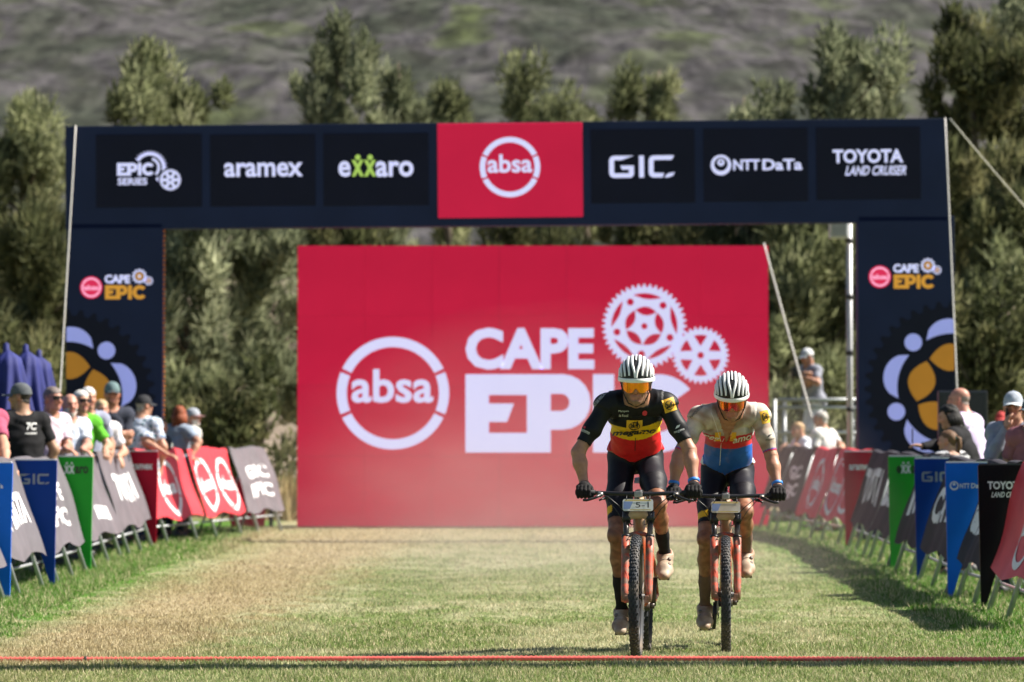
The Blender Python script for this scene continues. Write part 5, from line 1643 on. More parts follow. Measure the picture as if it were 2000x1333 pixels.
    cal = MB().box((.060, .055, .43), (.026, .035, .06), Matrix.Rotation(R(-20), 3, 'X'), .006)
    cal.build('brake_caliper', GREYA, e, False)
    Mw = Matrix.Translation(e.location) @ e.rotation_euler.to_matrix().to_4x4()
    return e, (lambda v: Mw @ Vector(v)), bend, bb, ca

# ------------------------------------------------------------------ riders
HELW = M('helmet_white', (0.80, 0.80, 0.80), 0.3, 0.04, 20, coat=.4)
HELK = M('helmet_black', (0.008, 0.008, 0.010), 0.55, 0.1, 20)
LENS = M('mirror_lens', (0.95, 0.27, 0.02), 0.10, 0.25, 14, metal=.85, col2=(0.95, 0.04, 0.10), mixlo=.5, mixhi=.62)
LENS2 = M('mirror_lens_pink', (0.90, 0.20, 0.03), 0.10, 0.3, 14, metal=.85, col2=(0.65, 0.03, 0.25), mixlo=.42, mixhi=.55)
LYCRA_D = M('lycra_dusty', (1, 1, 1), 0.6, 0.12, 24, attr='Col', spec=.3, bump=.15, col2=(0.24, 0.155, 0.105), mixlo=.52, mixhi=.9)
SKIN_D = M('skin_dusty', (1, 1, 1), 0.5, 0.15, 36, attr='Col', spec=.45, bump=.1, col2=(0.40, 0.20, 0.11), mixlo=.5, mixhi=.75)
SHOE_D = M('shoe_dusty', (1, 1, 1), 0.6, 0.2, 30, attr='Col', bump=.2, col2=(0.28, 0.18, 0.11), mixlo=.42, mixhi=.62)

def helmet(parent, L, Mh):
    h = empty('helmet', L(0, -.01, .05)); h.parent = None
    h.rotation_euler = (0, 0, 0)
    C0 = (0, -.014, .046); Rx, Rf, Ru = .107, .140, .128
    def S(lam, phi, k=1.0):
        return L(C0[0] + Rx * k * math.sin(lam), C0[1] + Rf * k * math.cos(lam) * math.cos(phi), C0[2] + Ru * k * math.cos(lam) * math.sin(phi))
    h.parent = parent
    h.matrix_parent_inverse = (Matrix.Translation(parent.location) @ parent.rotation_euler.to_matrix().to_4x4()).inverted()
    MB().grid(lambda u, v: S((u * 2 - 1) * math.pi / 2 * .999, v * math.pi, .945), 24, 20).build('liner', HELK, h)
    def rib(fn, w, p0, p1, n=20, wfn=None):
        sec = ((-1, .93), (-.80, .992), (-.4, 1.008), (0, 1.012), (.4, 1.008), (.80, .992), (1, .93))
        m = MB()
        def g(u, v):
            phi = p0 + (p1 - p0) * v
            i = min(int(u * 6 + 1e-6), 6); o, k = sec[i]
            ww = w * (wfn(v) if wfn else 1)
            return S(fn(v) + o * ww, phi, k)
        m.grid(g, 6, n)
        return m
    sm = lambda t: max(0, min(1, t)) ** 2 * (3 - 2 * max(0, min(1, t)))
    for s in (-1, 1):
        rib(lambda v: s * (.035 + .19 * sm(v / .30) - .03 * sm((v - .6) / .4)), .072, R(6), R(174), 22, lambda v: .9 + .4 * math.sin(math.pi * v)).build('rib', HELW, h)
        rib(lambda v: s * (.37 + .10 * sm(v / .3)), .072, R(12), R(172), 20, lambda v: .70 + .75 * math.sin(math.pi * v)).build('rib', HELW, h)
        rib(lambda v: s * (.65 + .09 * sm(v / .3)), .068, R(10), R(172), 20, lambda v: .70 + .75 * math.sin(math.pi * v)).build('rib', HELW, h)
        rib(lambda v: s * (.93 + .07 * sm(v / .3)), .064, R(8), R(174), 20, lambda v: .70 + .75 * math.sin(math.pi * v)).build('rib', HELW, h)
        rib(lambda v: s * 1.22, .10, R(10), R(172), 20).build('rib', HELW, h)
    rib(lambda v: 0.0, .055, R(58), R(150), 12).build('rib', HELW, h)
    # cross bridges
    for ph_ in (R(70), R(120)):
        br = MB()
        br.grid(lambda u, v: S(-1.05 + 2.1 * u, ph_ + R(3.2) * (v * 2 - 1), .965), 22, 2)
        br.build('bridge', HELK, h)
    def rim(u, v):
        a = 2 * math.pi * u
        fr = max(0, math.sin(a))
        z = -.016 + (.026 - .006 * abs(math.cos(a))) * v + (-.010 * (1 - fr) ** 2) * (1 - v)
        k = .995 + .022 * math.sin(math.pi * v) - .012 * v
        return L(Rx * k * math.cos(a), C0[1] + Rf * k * math.sin(a), C0[2] + z)
    MB().grid(rim, 44, 6).build('rim', HELW, h)
    MB().grid(lambda u, v: L(Rx * (.99 - .15 * v) * math.cos(2 * math.pi * u), C0[1] + Rf * (.99 - .15 * v) * math.sin(2 * math.pi * u), C0[2] - .016 - .010 * (1 - max(0, math.sin(2 * math.pi * u))) ** 2), 44, 2).build('underside', HELK, h)
    for s in (-1, 1):
        MB().tube([L(s * .092, .03, .035), L(s * .078, .045, -.03), L(s * .045, .06, -.098), L(0, .055, -.118)], .004, 6, flat=.5).build('strap', HELK, h)
        MB().tube([L(s * .094, -.04, .03), L(s * .080, .01, -.025), L(s * .06, .05, -.075)], .0035, 6, flat=.5).build('strap', HELK, h)
    return h

def race_glasses(parent, L, lens):
    def g(u, v):
        a = (u * 2 - 1) * 1.12
        nz_ = math.exp(-((u - .5) / .085) ** 2)
        top_, bot = .046 - .003 * abs(math.sin(a)), -.030 + .026 * nz_ + .016 * max(0, abs(u - .5) * 2 - .55) / .45
        return L(.080 * math.sin(a), .040 + .080 * math.cos(a) ** .9 + .002, bot + (top_ - bot) * v)
    o = MB().grid(g, 40, 10).build('sunglasses', lens, parent)
    MB().tube([g(i / 24, 1.0) for i in range(25)], .0035, 6).build('brow_frame', DARKP, o)
    for s in (0, 1):
        MB().tube([g(s, .85), L((s * 2 - 1) * .082, .02, .028), L((s * 2 - 1) * .082, -.03, .018)], .0035, 6).build('temple', DARKP, o)
    return o

def grip_hand(F, O, A, Fw, U, s, tg):
    """gloved hand closed on the bar: O on the bar axis, A outward along the bar, Fw forward, U up"""
    O = Vector(O)
    P = lambda a, f, u: O + A * a + Fw * f + U * u
    F.ell(P(0, -.012, .034), (.043, .040, .017), Matrix((A, (Fw * .93 - U * .12).normalized(), A.cross((Fw * .93 - U * .12).normalized()))).transposed(), tg, .008)
    F.cap(P(-.002, -.05, .034), P(.0, -.015, .034), .028, .026, tg, k=.01)
    for a, ln, r in ((-.033, .95, .0098), (-.011, 1.05, .0102), (.011, 1.0, .0100), (.032, .85, .0090)):
        k0 = P(a, .020, .036); k1 = P(a, .040 * ln, .014); k2 = P(a, .036 * ln, -.012); k3 = P(a, .014, -.027)
        F.cap(k0, k1, r * 1.1, r, tg, k=.0025); F.cap(k1, k2, r, r, tg, k=.0025); F.cap(k2, k3, r, r * .85, tg, k=.0025)
    t0 = P(-.040, -.030, .024); t1 = P(-.056, -.004, -.006); t2 = P(-.050, .022, -.020)
    F.cap(t0, t1, .014, .0115, tg, k=.005); F.cap(t1, t2, .0115, .009, tg, k=.004)
    return P(0.0, -.075, .036)

def rider(bk, px_head, joints, label, kit, yc):
    e0, BW, bend, bb, ca = bk
    J = lambda k: at(joints[k][0], joints[k][1], yc + joints[k][2])
    e = empty('person', BW((0, .90, 1.03))); tag(e, label, 'person', 'the two racing riders')
    F = Fig()
    dirb = (BW((0, 1, 0)) - BW((0, 0, 0))).normalized(); rt = (BW((1, 0, 0)) - BW((0, 0, 0))).normalized(); up = Vector((0, 0, 1)); fw = -dirb
    pel = J('pelvis'); ch = J('chest'); nb = J('neck')
    spine = (ch - pel).normalized(); ft = (fw - spine * fw.dot(spine)).normalized()
    hip = {s: pel + rt * (s * .085) - up * .03 for s in (-1, 1)}
    F.cap(pel - rt * .062, pel + rt * .062, .094, .094, 'pelvis', ft, .92, .025)
    F.cap(pel, pel.lerp(ch, .5), .124, .124, 'torso', ft, .78, .022)
    F.cap(pel.lerp(ch, .5), ch, .126, .140, 'torso', ft, .74, .022)
    F.cap(ch, ch.lerp(nb, .6), .140, .100, 'torso', ft, .72, .03)
    F.ell(pel.lerp(ch, .32) + ft * .01, (.142, .105, .13), Matrix((rt, ft, spine)).transposed(), 'torso', .02)
    for s in (-1, 1):
        F.ell(ch + rt * (s * .065) + ft * .052, (.075, .065, .085), Matrix((rt, ft, spine)).transposed(), 'torso', .03)
    SH = {-1: J('shL'), 1: J('shR')}; EL = {-1: J('elL'), 1: J('elR')}
    hands = {}; shin = {}
    for s in (-1, 1):
        F.cap(nb.lerp(ch, .25), SH[s], .058, .054, 'torso', None, 1, .025)
        F.ell(SH[s], (.058, .058, .058), Matrix.Identity(3), 'uarm%d' % s, .02)
        O = BW(bend(s * .335)); A = rt * s
        Fw = (fw * .97 - up * .1).normalized(); U = A.cross(Fw) * s; U = U if U.z > 0 else -U
        wr = grip_hand(F, O, A, Fw, U, s, 'hand%d' % s)
        el = EL[s]; hands[s] = (O, wr)
        F.cap(SH[s], SH[s].lerp(el, .5), .050, .049, 'uarm%d' % s, k=.012); F.cap(SH[s].lerp(el, .5), el, .049, .037, 'uarm%d_' % s, k=.012)
        F.cap(el, el.lerp(wr, .32), .036, .041, 'farm%d' % s, k=.010); F.cap(el.lerp(wr, .32), wr, .040, .025, 'farm%d_' % s, k=.010)
        # legs
        dv = Vector((0, math.sin(ca), -math.cos(ca))) * (1 if s < 0 else -1)
        pd = bb + Vector((s * .136, 0, 0)) + dv * .175
        tilt = R(10) if s < 0 else R(16)
        fdir = Vector((0, -math.cos(tilt), -math.sin(tilt))); fup = Vector((0, -math.sin(tilt), math.cos(tilt)))
        ball = pd + fup * .036
        ank = ball - fdir * .125 + fup * .075
        toe = ball + fdir * .062 - fup * .004; heel = ball - fdir * .165 + fup * .006
        aw, bw_, tw, hw = BW(ank), BW(ball), BW(toe), BW(heel)
        kn = J('knL' if s < 0 else 'knR')
        shin[s] = (lambda k_, a_: (lambda Q: (Q - np.array(k_)) @ np.array(a_ - k_) / (a_ - k_).length_squared))(kn.copy(), aw.copy())
        hp = hip[s]
        F.cap(hp, hp.lerp(kn, .5), .084, .072, 'thigh%d' % s, k=.016); F.cap(hp.lerp(kn, .5) + ft * .0, kn, .070, .046, 'thigh%d_' % s, k=.014)
        F.cap(hp.lerp(kn, .55) + fw * .012, kn.lerp(hp, .18) + fw * .012, .058, .038, 'thigh%d_' % s, k=.014)
        F.ell(kn + fw * .012, (.039, .040, .046), Matrix.Identity(3), 'knee', .010)
        cm = kn.lerp(aw, .30) - fw * .022
        F.cap(kn, cm, .039, .047, 'calf%d' % s, k=.010); F.cap(cm, kn.lerp(aw, .62) - fw * .008, .047, .034, 'calf%d' % s, k=.010); F.cap(kn, kn.lerp(aw, .8) + fw * .012, .028, .022, 'calf%d' % s, k=.010); F.cap(kn.lerp(aw, .62) - fw * .008, aw, .034, .029, 'calf%d_' % s, k=.010)
        F.cap(hw + up * .018, aw - up * .01, .036, .040, 'foot%d' % s, k=.012)
        fr_ = (bw_ - hw).normalized()
        F.cap(hw + up * .01, bw_ + up * .012, .034, .040, 'foot%d' % s, up, .8, .012); F.cap(bw_ + up * .008, tw, .041, .030, 'foot%d' % s, up, .72, .012)
        F.cap(aw, bw_ + up * .025, .036, .030, 'foot%d' % s, k=.012)
    hc = J('head'); hd = (fw * joints['nod'][0] + Vector((joints['nod'][2], 0, 0)) - up * joints['nod'][1]).normalized()
    Mh = frame_from(hd); hs = 1.06
    L = add_head(F, hc, Mh, hs, nb)
    F.build(0.0062)
    tt = F.tags.astype(str)
    st = np.char.startswith
    C = skin_colours(F, kit['tone'], hc, Mh, hs, kit.get('beard'), .55)
    legm = st(tt, 'calf') | st(tt, 'thigh') | (tt == 'knee')
    C[legm] = np.array(kit['leg'])
    mud_ = np.sin(F.X[:, 0] * 61 + 2 * np.sin(F.X[:, 2] * 43)) * np.sin(F.X[:, 2] * 57 + 2 * np.sin(F.X[:, 0] * 37 + F.X[:, 1] * 29))
    C[legm] *= (0.86 + 0.26 * mud_[legm])[:, None]
    F.body(e, C, SKIN_D)
    # jersey
    X = F.X; zc = X[:, 2]; xr = (X - np.array(pel)) @ np.array(rt)
    ua = st(tt, 'uarm'); low = np.char.endswith(tt, '_')
    sp_pos = (X - np.array(pel)) @ np.array(spine) + .9 * xr ** 2
    trunk_ = (tt == 'torso') | (tt == 'pelvis')
    msk = (trunk_ & (sp_pos > kit['hem'])) | (ua & ~low) | (ua & low & (F.t < kit['sleeve'])) | ((tt == 'neck') & (F.t > .80))
    ftp = (X - np.array(ch)) @ np.array(ft)
    JC = kit['colour'](X, xr, tt, F)
    if kit.get('zip'):
        x0_, zt_, zb_, hw_ = kit['zip']
        inv = (np.abs(X[:, 0] - x0_) < hw_ * np.clip((zc - zb_) / (zt_ - zb_), 0, 1.2)) & (zc > zb_) & (F.N[:, 1] < .1) & ((tt == 'torso') | (tt == 'neck'))
        msk &= ~inv
    jer = F.shell('jersey', msk, np.full(len(X), .0045), JC, kit['jmat'], e, edge=.0025, noise=.0032, nscale=27)
    # shorts
    th = st(tt, 'thigh')
    sm_ = (((tt == 'pelvis') | (tt == 'torso')) & (sp_pos < kit['hem'] + .02)) | (th & ~low)
    sm_ |= (th & low & (F.t < kit['short']))
    SC_ = np.tile(np.array((.010, .009, .014)), (len(X), 1))
    side = (xr < -.13) & th & low & (F.t > kit['short'] - .30) & (F.t < kit['short'] - .12)
    SC_[side] = np.array((.75, .42, .02))
    F.shell('shorts', sm_, np.full(len(X), .0035), SC_, LYCRA, e, edge=.002, noise=.0012, nscale=30)
    for s in (-1, 1):
        F.shell('sock', st(tt, 'calf%d' % s) & (shin[s](X) > .50), np.full(len(X), .003), kit['sock'], CLOTH, e)
        fo = tt == 'foot%d' % s
        sh = F.shell('shoe', fo, np.full(len(X), .006), kit['shoe'], SHOE_D, e)
        # sole and dials
        dv = Vector((0, math.sin(ca), -math.cos(ca))) * (1 if s < 0 else -1); pd = bb + Vector((s * .136, 0, 0)) + dv * .175
        tilt = R(10) if s < 0 else R(16); fdir = Vector((0, -math.cos(tilt), -math.sin(tilt))); fup = Vector((0, -math.sin(tilt), math.cos(tilt)))
        so = MB()
        pr = []
        for k in range(20):
            a = 2 * math.pi * k / 20; ln = math.cos(a); w = .040 * math.sin(a) * (1.0 - .18 * (ln < 0))
            pr.append((pd + fup * .016 + fdir * (-.048 + .135 * ln) + Vector((w, 0, 0))))
        Vv = [BW(p) for p in pr] + [BW(p + fup * .014) for p in pr]
        so.add(Vv, [tuple(range(19, -1, -1)), tuple(range(20, 40))] + [(i, (i + 1) % 20, (i + 1) % 20 + 20, i + 20) for i in range(20)])
        for fx in (-.03, .02, .06):
            for wx in (-.025, .025): so.box(BW(pd + fup * .010 + fdir * fx + Vector((wx, 0, 0))), (.016, .02, .016))
        so.build('sole', M('shoe_sole', (.10, .075, .055), .8, .3, 30), sh)
        for q in (.0, -.042):
            c_ = pd + fup * (.085 - q * .55) + fdir * (.0 + q * .9) + Vector((s * .030, 0, 0))
            MB().lathe([(.001, .009), (.011, .008), (.013, 0), (.013, -.008)], BW(c_), Matrix.Rotation(R(s * 35), 3, 'Y') @ Matrix.Rotation(R(35), 3, 'X'), 14).build('dial', M('dial', (.16, .13, .11), .5), sh)
            MB().tube([BW(c_), BW(c_ + Vector((-s * .03, 0, .006)) + fdir * .012), BW(c_ + Vector((-s * .062, 0, -.010)) + fdir * .012)], .005, 6).build('strap', M('shoe_strap', (.36, .29, .22), .6), sh)
        O, wr = hands[s]
        dist = (X - np.array(wr)) @ np.array((wr - EL[s]).normalized())
        gl_ = (tt == 'hand%d' % s) | (st(tt, 'farm%d' % s) & (dist > -.012))
        GC = np.tile(np.array((.011, .010, .011)), (len(X), 1))
        F.shell('glove', gl_, np.full(len(X), .0028), GC, LEATHER, e, edge=.0015)
        MB().lathe([(.001, .003), (.009, .0025), (.011, 0)], O - Vector((0, .0, -.055)) + Vector((0, -.0, 0)), Matrix.Rotation(R(25), 3, 'X'), 14).build('glove_badge', M('badge_scarlet', (.55, .03, .03), .5), e)
        if s == 1 or kit.get('both_bands'):
            q = wr + (EL[s] - wr).normalized() * .035
            Mb = (wr - EL[s]).to_track_quat('Z', 'Y').to_matrix()
            MB().lathe([(.034, -.010), (.0365, -.008), (.0365, .008), (.034, .010)], q, Mb, 20).build('wristband', M('wrist_blue', (.03, .20, .62), .5, .3, 60), e)
    hl = helmet(e, L, Mh)
    race_glasses(e, L, kit['lens'])
    return e, F, L, Mh, jer, rt, up, ft, BW

Y1, Y2 = 16.82, 17.66
bike1 = bike(1243, Y1, R(2.7), R(5.5), 'muddy orange mountain bike with number plate 5-1 ridden by the rider in black', '5-1', 1)
bike2 = bike(1418, Y2, R(2.2), R(4.2), 'muddy orange mountain bike with dirt covered plate ridden by the rider in dusty white', None, 2)
rng2 = np.random.default_rng(3)
def col1(X, xr, tt, F):
    C = np.tile(np.array((.008, .008, .010)), (len(X), 1))
    z = X[:, 2]; tor = (tt == 'torso') | (tt == 'pelvis')
    zy = 1.362 + 1.4 * xr ** 2; zr_ = 1.282 + 2.2 * xr ** 2
    C[tor & (z < zy)] = (.78, .47, .01)
    C[tor & (z < zr_)] = (.58, .012, .016)
    return C
def col2_(X, xr, tt, F):
    C = np.tile(np.array((.58, .53, .47)), (len(X), 1))
    q = X * 21.0
    dirt = np.sin(q[:, 0] + 1.7 * np.sin(q[:, 2] * .8)) * np.sin(q[:, 2] * 1.2 + 1.5 * np.sin(q[:, 1] + q[:, 0] * .6)) + .6 * np.sin(q[:, 0] * 2.7 + 2 * np.sin(q[:, 2] * 2.1)) * np.sin(q[:, 2] * 3.1 + q[:, 1])
    w_d = np.clip(.38 + .42 * dirt + .22 * (np.abs(xr) < .10), 0, .92)[:, None]
    C = C * (1 - w_d) + np.array((.27, .175, .115)) * w_d
    z = X[:, 2]; tor = (tt == 'torso') | (tt == 'pelvis')
    zy = 1.305 + .9 * xr ** 2; zr_ = 1.222 + 1.4 * xr ** 2
    C[tor & (z < zy)] = (.56, .02, .03)
    C[tor & (z < zr_)] = (.015, .10, .42)
    C[tor & (np.abs(xr) > .158) & (z < zy + .02)] = (.7, .7, .7)
    ua = np.char.startswith(tt, 'uarm') & np.char.endswith(tt, '_')
    C[ua & (F.t > .66)] = (.10, .06, .32)
    C[ua & (F.t > .715)] = (.55, .03, .05)
    return C
r1 = rider(bike1, 1243, {'pelvis': (1241, 886, .90), 'chest': (1242, 800, .60), 'neck': (1243, 782, .47), 'head': (1243, 752, .40),
                         'shL': (1184, 793, .50), 'shR': (1300, 790, .50), 'elL': (1129, 884, .44), 'elR': (1347, 880, .44),
                         'knL': (1204, 1046, .58), 'knR': (1285, 985, .46), 'nod': (1, .22, .02)},
           'racing rider in black jersey with yellow and red bands, white helmet and orange shades',
           dict(tone=(.37, .18, .115), leg=(.25, .10, .055), beard=(.16, .10, .07), sleeve=.62, hem=.045, colour=col1, jmat=LYCRA, short=.66, sock=(.014, .013, .014), shoe=(.40, .32, .24), lens=LENS), Y1)
r2 = rider(bike2, 1430, {'pelvis': (1421, 912, .90), 'chest': (1424, 822, .60), 'neck': (1427, 806, .47), 'head': (1429, 782, .38),
                         'shL': (1366, 816, .50), 'shR': (1482, 812, .50), 'elL': (1325, 892, .44), 'elR': (1507, 893, .44),
                         'knL': (1378, 1052, .58), 'knR': (1455, 1000, .46), 'nod': (1, .42, .02)},
           'racing rider in dusty white jersey with red and blue bands, white helmet, open zip',
           dict(tone=(.38, .185, .12), leg=(.27, .11, .06), beard=(.20, .09, .05), sleeve=.78, hem=.035, colour=col2_, jmat=LYCRA_D, short=.66, sock=(.16, .10, .075), shoe=(.40, .31, .23), lens=LENS2, both_bands=True,
                zip=(at(1420, 830, Y2 + .5).x, 1.47, 1.262, .075)), Y2)

# prints on the jerseys
INKW = M('ink_white', (.72, .72, .72), .6); INKK = M('ink_black', (.015, .015, .015), .6); INKY = M('ink_gold', (.74, .40, .015), .6); INKR = M('ink_red', (.6, .03, .05), .6)
def jprint(rd, px, py, dy, items, mat, off=.003, rot=0.0, yc=Y1, sub=None):
    e, F, L, Mh, jer, rt, up, ft, BW = rd
    o = at(px, py, yc + dy)
    c, s = math.cos(rot), math.sin(rot); k = yc / F_PX * 1.03
    its = [([((u * c - v * s) * k, (u * s + v * c) * k) for u, v in V], Fc) for V, Fc in items]
    on_surface(F, 'jersey_print', its, o, rt, up, Vector((0, 1, 0)), mat, jer, off, ob=jer)
def gridrect(w, h, n=8, m=6):
    V = [(-w / 2 + w * i / n, -h / 2 + h * j / m) for j in range(m + 1) for i in range(n + 1)]
    return V, [(j * (n + 1) + i, j * (n + 1) + i + 1, (j + 1) * (n + 1) + i + 1, (j + 1) * (n + 1) + i) for j in range(m) for i in range(n)]
def ringp(rx, ry, t=1.0, n=24):
    V = [(rx * math.cos(2 * math.pi * i / n), ry * math.sin(2 * math.pi * i / n)) for i in range(n)] + [((rx - t) * math.cos(2 * math.pi * i / n), (ry - t) * math.sin(2 * math.pi * i / n)) for i in range(n)]
    return V, [(i, (i + 1) % n, (i + 1) % n + n, i + n) for i in range(n)]
def buff(rd, px, py, dy, w, h, yc, rot=0.0):
    jprint(rd, px, py, dy, [gridrect(w, h)], INKY, .0025, rot, yc)
    jprint(rd, px, py, dy, [ringp(w * .36, h * .34, 1.3), place_text('Buff', 0, -h * .16, h * .34, w * .50, .03)], INKK, .005, rot, yc)
buff(r1, 1239, 832, .5, 31, 22, Y1); buff(r1, 1306, 792, .5, 24, 26, Y1, R(18))
buff(r2, 1492, 815, .5, 17, 25, Y2, R(14))
jprint(r1, 1240, 846, .5, [place_text('megamo', 0, -6, 11, 84, .03, .3)], INKK, .004, R(4))
jprint(r1, 1258, 807, .5, [(circ(0, 0, 5, 16), [tuple(range(16))])], INKR, .003)
jprint(r1, 1217, 806, .5, [place_text('Marques', 0, 0, 5, 20, .0), place_text('de Riscal', 0, -8, 5, 18, .0)], INKW, .003)
jprint(r1, 1167, 790, .5, [place_text('MARQUES DE RISCAL', 0, 0, 6, 52, .0)], INKW, .003, R(48))
jprint(r1, 1142, 835, .45, [([(-5, 0), (0, 7), (6, 2), (1, -5)], [(0, 1, 2, 3)])], INKW, .003)
jprint(r1, 1142, 835, .45, [([(-2, -1), (0, 2), (3, 0), (1, -3)], [(0, 1, 2, 3)])], INKR, .006)
jprint(r1, 1141, 845, .45, [place_text('mammo', 0, 0, 5, 20, .0)], INKW, .003, R(-25))
jprint(r1, 1326, 842, .45, [place_text('megamo', 0, -3, 5, 20, .0), ([(-6, 6), (-1, 11), (6, 11), (2, 7)], [(0, 1, 2, 3)])], INKW, .003, R(20))
jprint(r2, 1368, 800, .5, [place_text('MARQUES DE RISCAL', 0, 0, 6, 50, .0)], INKK, .003, R(45), Y2)
jprint(r2, 1388, 856, .5, [place_text('meg', 0, -4, 9, 36, .02, .3)], INKW, .004, R(-14), Y2)
jprint(r2, 1450, 858, .5, [place_text('amo', 0, -4, 9, 36, .02, .3)], INKW, .004, R(14), Y2)
jprint(r2, 1503, 858, .45, [place_text('megamo', 0, -3, 4, 18, .0), ([(-5, 4), (-1, 9), (6, 9), (1, 6)], [(0, 1, 2, 3)])], INKK, .003, R(10), Y2)
for s in (-1, 1): jprint(r2, 1417 + s * 15, 853, .5, [gridrect(11, 17, 4, 6)], INKY, .003, 0, Y2)
zp = MB()
e2, F2, L2_, M2_, jer2, rt2, up2, ft2, BW2 = r2
bvh2 = BVHTree.FromPolygons([v.co for v in jer2.data.vertices], [p.vertices[:] for p in jer2.data.polygons])
for side in (-1, 0, 1):
    pts = []
    for i in range(13):
        t = i / 12
        q = at(1420 + side * 24 * (1 - t), 806 + 62 * t, Y2 + .1) if side else at(1420, 870 + 42 * t, Y2 + .1)
        h = bvh2.ray_cast(q, Vector((0, 1, 0)))
        if h[0] is not None: pts.append(h[0] + Vector((0, -.003, 0)))
    if len(pts) > 2: MB().tube(pts, .0022, 6).build('zip', INKW, jer2)
jprint(r1, 1243, 868, .5, [gridrect(1.2, 26, 1, 10)], INKK, .0035)
# ------------------------------------------------------------------ spectators
DEN = (.035, .045, .08)
def floral(loc, F):
    C = np.tile(np.array((.55, .60, .70)), (len(loc), 1))
    p = np.sin(loc[:, 0] * 42 + 2 * np.sin(loc[:, 2] * 31)) * np.sin(loc[:, 2] * 47 + 2 * np.sin(loc[:, 1] * 40 + loc[:, 0] * 25))
    C[p > .45] = (.03, .12, .16); C[p < -.72] = (.20, .28, .45)
    return C
def stripes(loc, F):
    C = np.tile(np.array((.03, .03, .035)), (len(loc), 1))
    C[np.sin(loc[:, 2] * 130) > .25] = (.5, .5, .52)
    return C
def check(loc, F):
    C = np.tile(np.array((.62, .66, .74)), (len(loc), 1))
    C[np.sin(loc[:, 0] * 90) > .6] = (.42, .50, .66)
    return C
UP = Vector((0, 0, 1))
person(-42, 734, 26.3, 40, 'grey haired man at the frame edge with clasped hands over the light blue wedge', (.35, .08, .14), DEN, hair=(.30, .29, .28), look=55,
       arms=((22, 915, 25.75, (1, -.6, -.5)), (12, 920, 25.8, (1, -.5, -.6))))
bt = person(45, 740, 27.9, 205, 'man with his back turned in black T-shirt and dark grey cap', (.012, .012, .014), DEN, tone=(.33, .19, .12), hair=(.03, .025, .02), cap=(.075, .085, .095), look=260, arms=('down', 'down'), build=1.08, lean=.03)
person(93, 750, 29.3, 55, 'man with short grey hair and dark sunglasses in a pale pink shirt', (.62, .50, .58), (.25, .22, .18), tone=(.42, .20, .14), hair=(.16, .13, .12), glasses=True, look=48, arms=((138, 880, 29.0, (1, -.3, -.35)), 'down'), build=1.05)
person(131, 764, 30.5, 38, 'balding man with white goatee in a pale blue checked shirt', (.6, .64, .72), (.2, .2, .22), tone=(.45, .23, .17), hair=(.4, .38, .36), bald=True, beard=(.55, .53, .5), look=25, arms=((170, 882, 30.1, (1, -.3, -.4)), 'down'), pattern=check, build=1.05)
person(152, 757, 31.4, 35, 'white haired man with sunglasses in a bright green sports shirt', (.10, .40, .03), (.03, .03, .03), hair=(.55, .54, .52), glasses=True, look=40, arms=('rail', 'down'))
person(167, 751, 32.3, 32, 'white haired man without glasses standing behind the green shirt', (.25, .27, .36), DEN, hair=(.60, .59, .57), look=30, arms=('down', 'down'))
person(193, 776, 33.0, 35, 'fair haired man in a white shirt holding a clear water bottle', (.66, .64, .68), (.25, .22, .18), hair=(.42, .31, .18), look=25, arms=((236, 900, 32.8, (.6, -.3, -.9)), (186, 893, 32.7, (.5, -.7, -.1))))
person(216, 740, 34.0, 25, 'tall man in a colourful cap and dark T-shirt with arms crossed', (.035, .04, .06), DEN, hair=(.10, .06, .04), cap=(.10, .16, .17), bill=(.03, .05, .06), look=12, arms=('crossed', 'crossed'), build=1.05, beard=(.22, .10, .06), tone=(.45, .22, .15))
person(275, 766, 35.2, 165, 'man in black cap and blue white floral shirt seen from behind', (.5, .5, .6), (.05, .06, .10), hair=(.30, .28, .26), cap=(.012, .013, .018), pattern=floral, look=130, arms=((335, 890, 34.9, (1, -.2, -.2)), 'down'), build=1.15)
person(304, 812, 35.65, 60, 'dark haired person half hidden between floral shirt and arch leg', (.02, .025, .04), (.02, .02, .03), hair=(.03, .02, .015), look=60, tone=(.35, .18, .12), arms=('down', 'down'), build=.85)
person(346, 790, 37.0, 150, 'red haired woman in grey blue T-shirt leaning on the red barrier', (.25, .30, .38), (.03, .04, .06), hair=(.22, .055, .02), hair_style='long', look=200, arms=((337, 893, 36.7, (-.2, -.3, .8)), (380, 896, 36.6, (1, -.2, -.2))), build=.95)
person(367, 792, 37.9, 120, 'man with white beard in a pale cap holding a clear cup', (.52, .53, .50), (.2, .18, .15), hair=(.5, .5, .5), cap=(.33, .36, .42), bill=(.2, .1, .1), beard=(.6, .6, .58), look=80, arms=((402, 893, 37.3, (.9, -.2, .1)), 'down'))
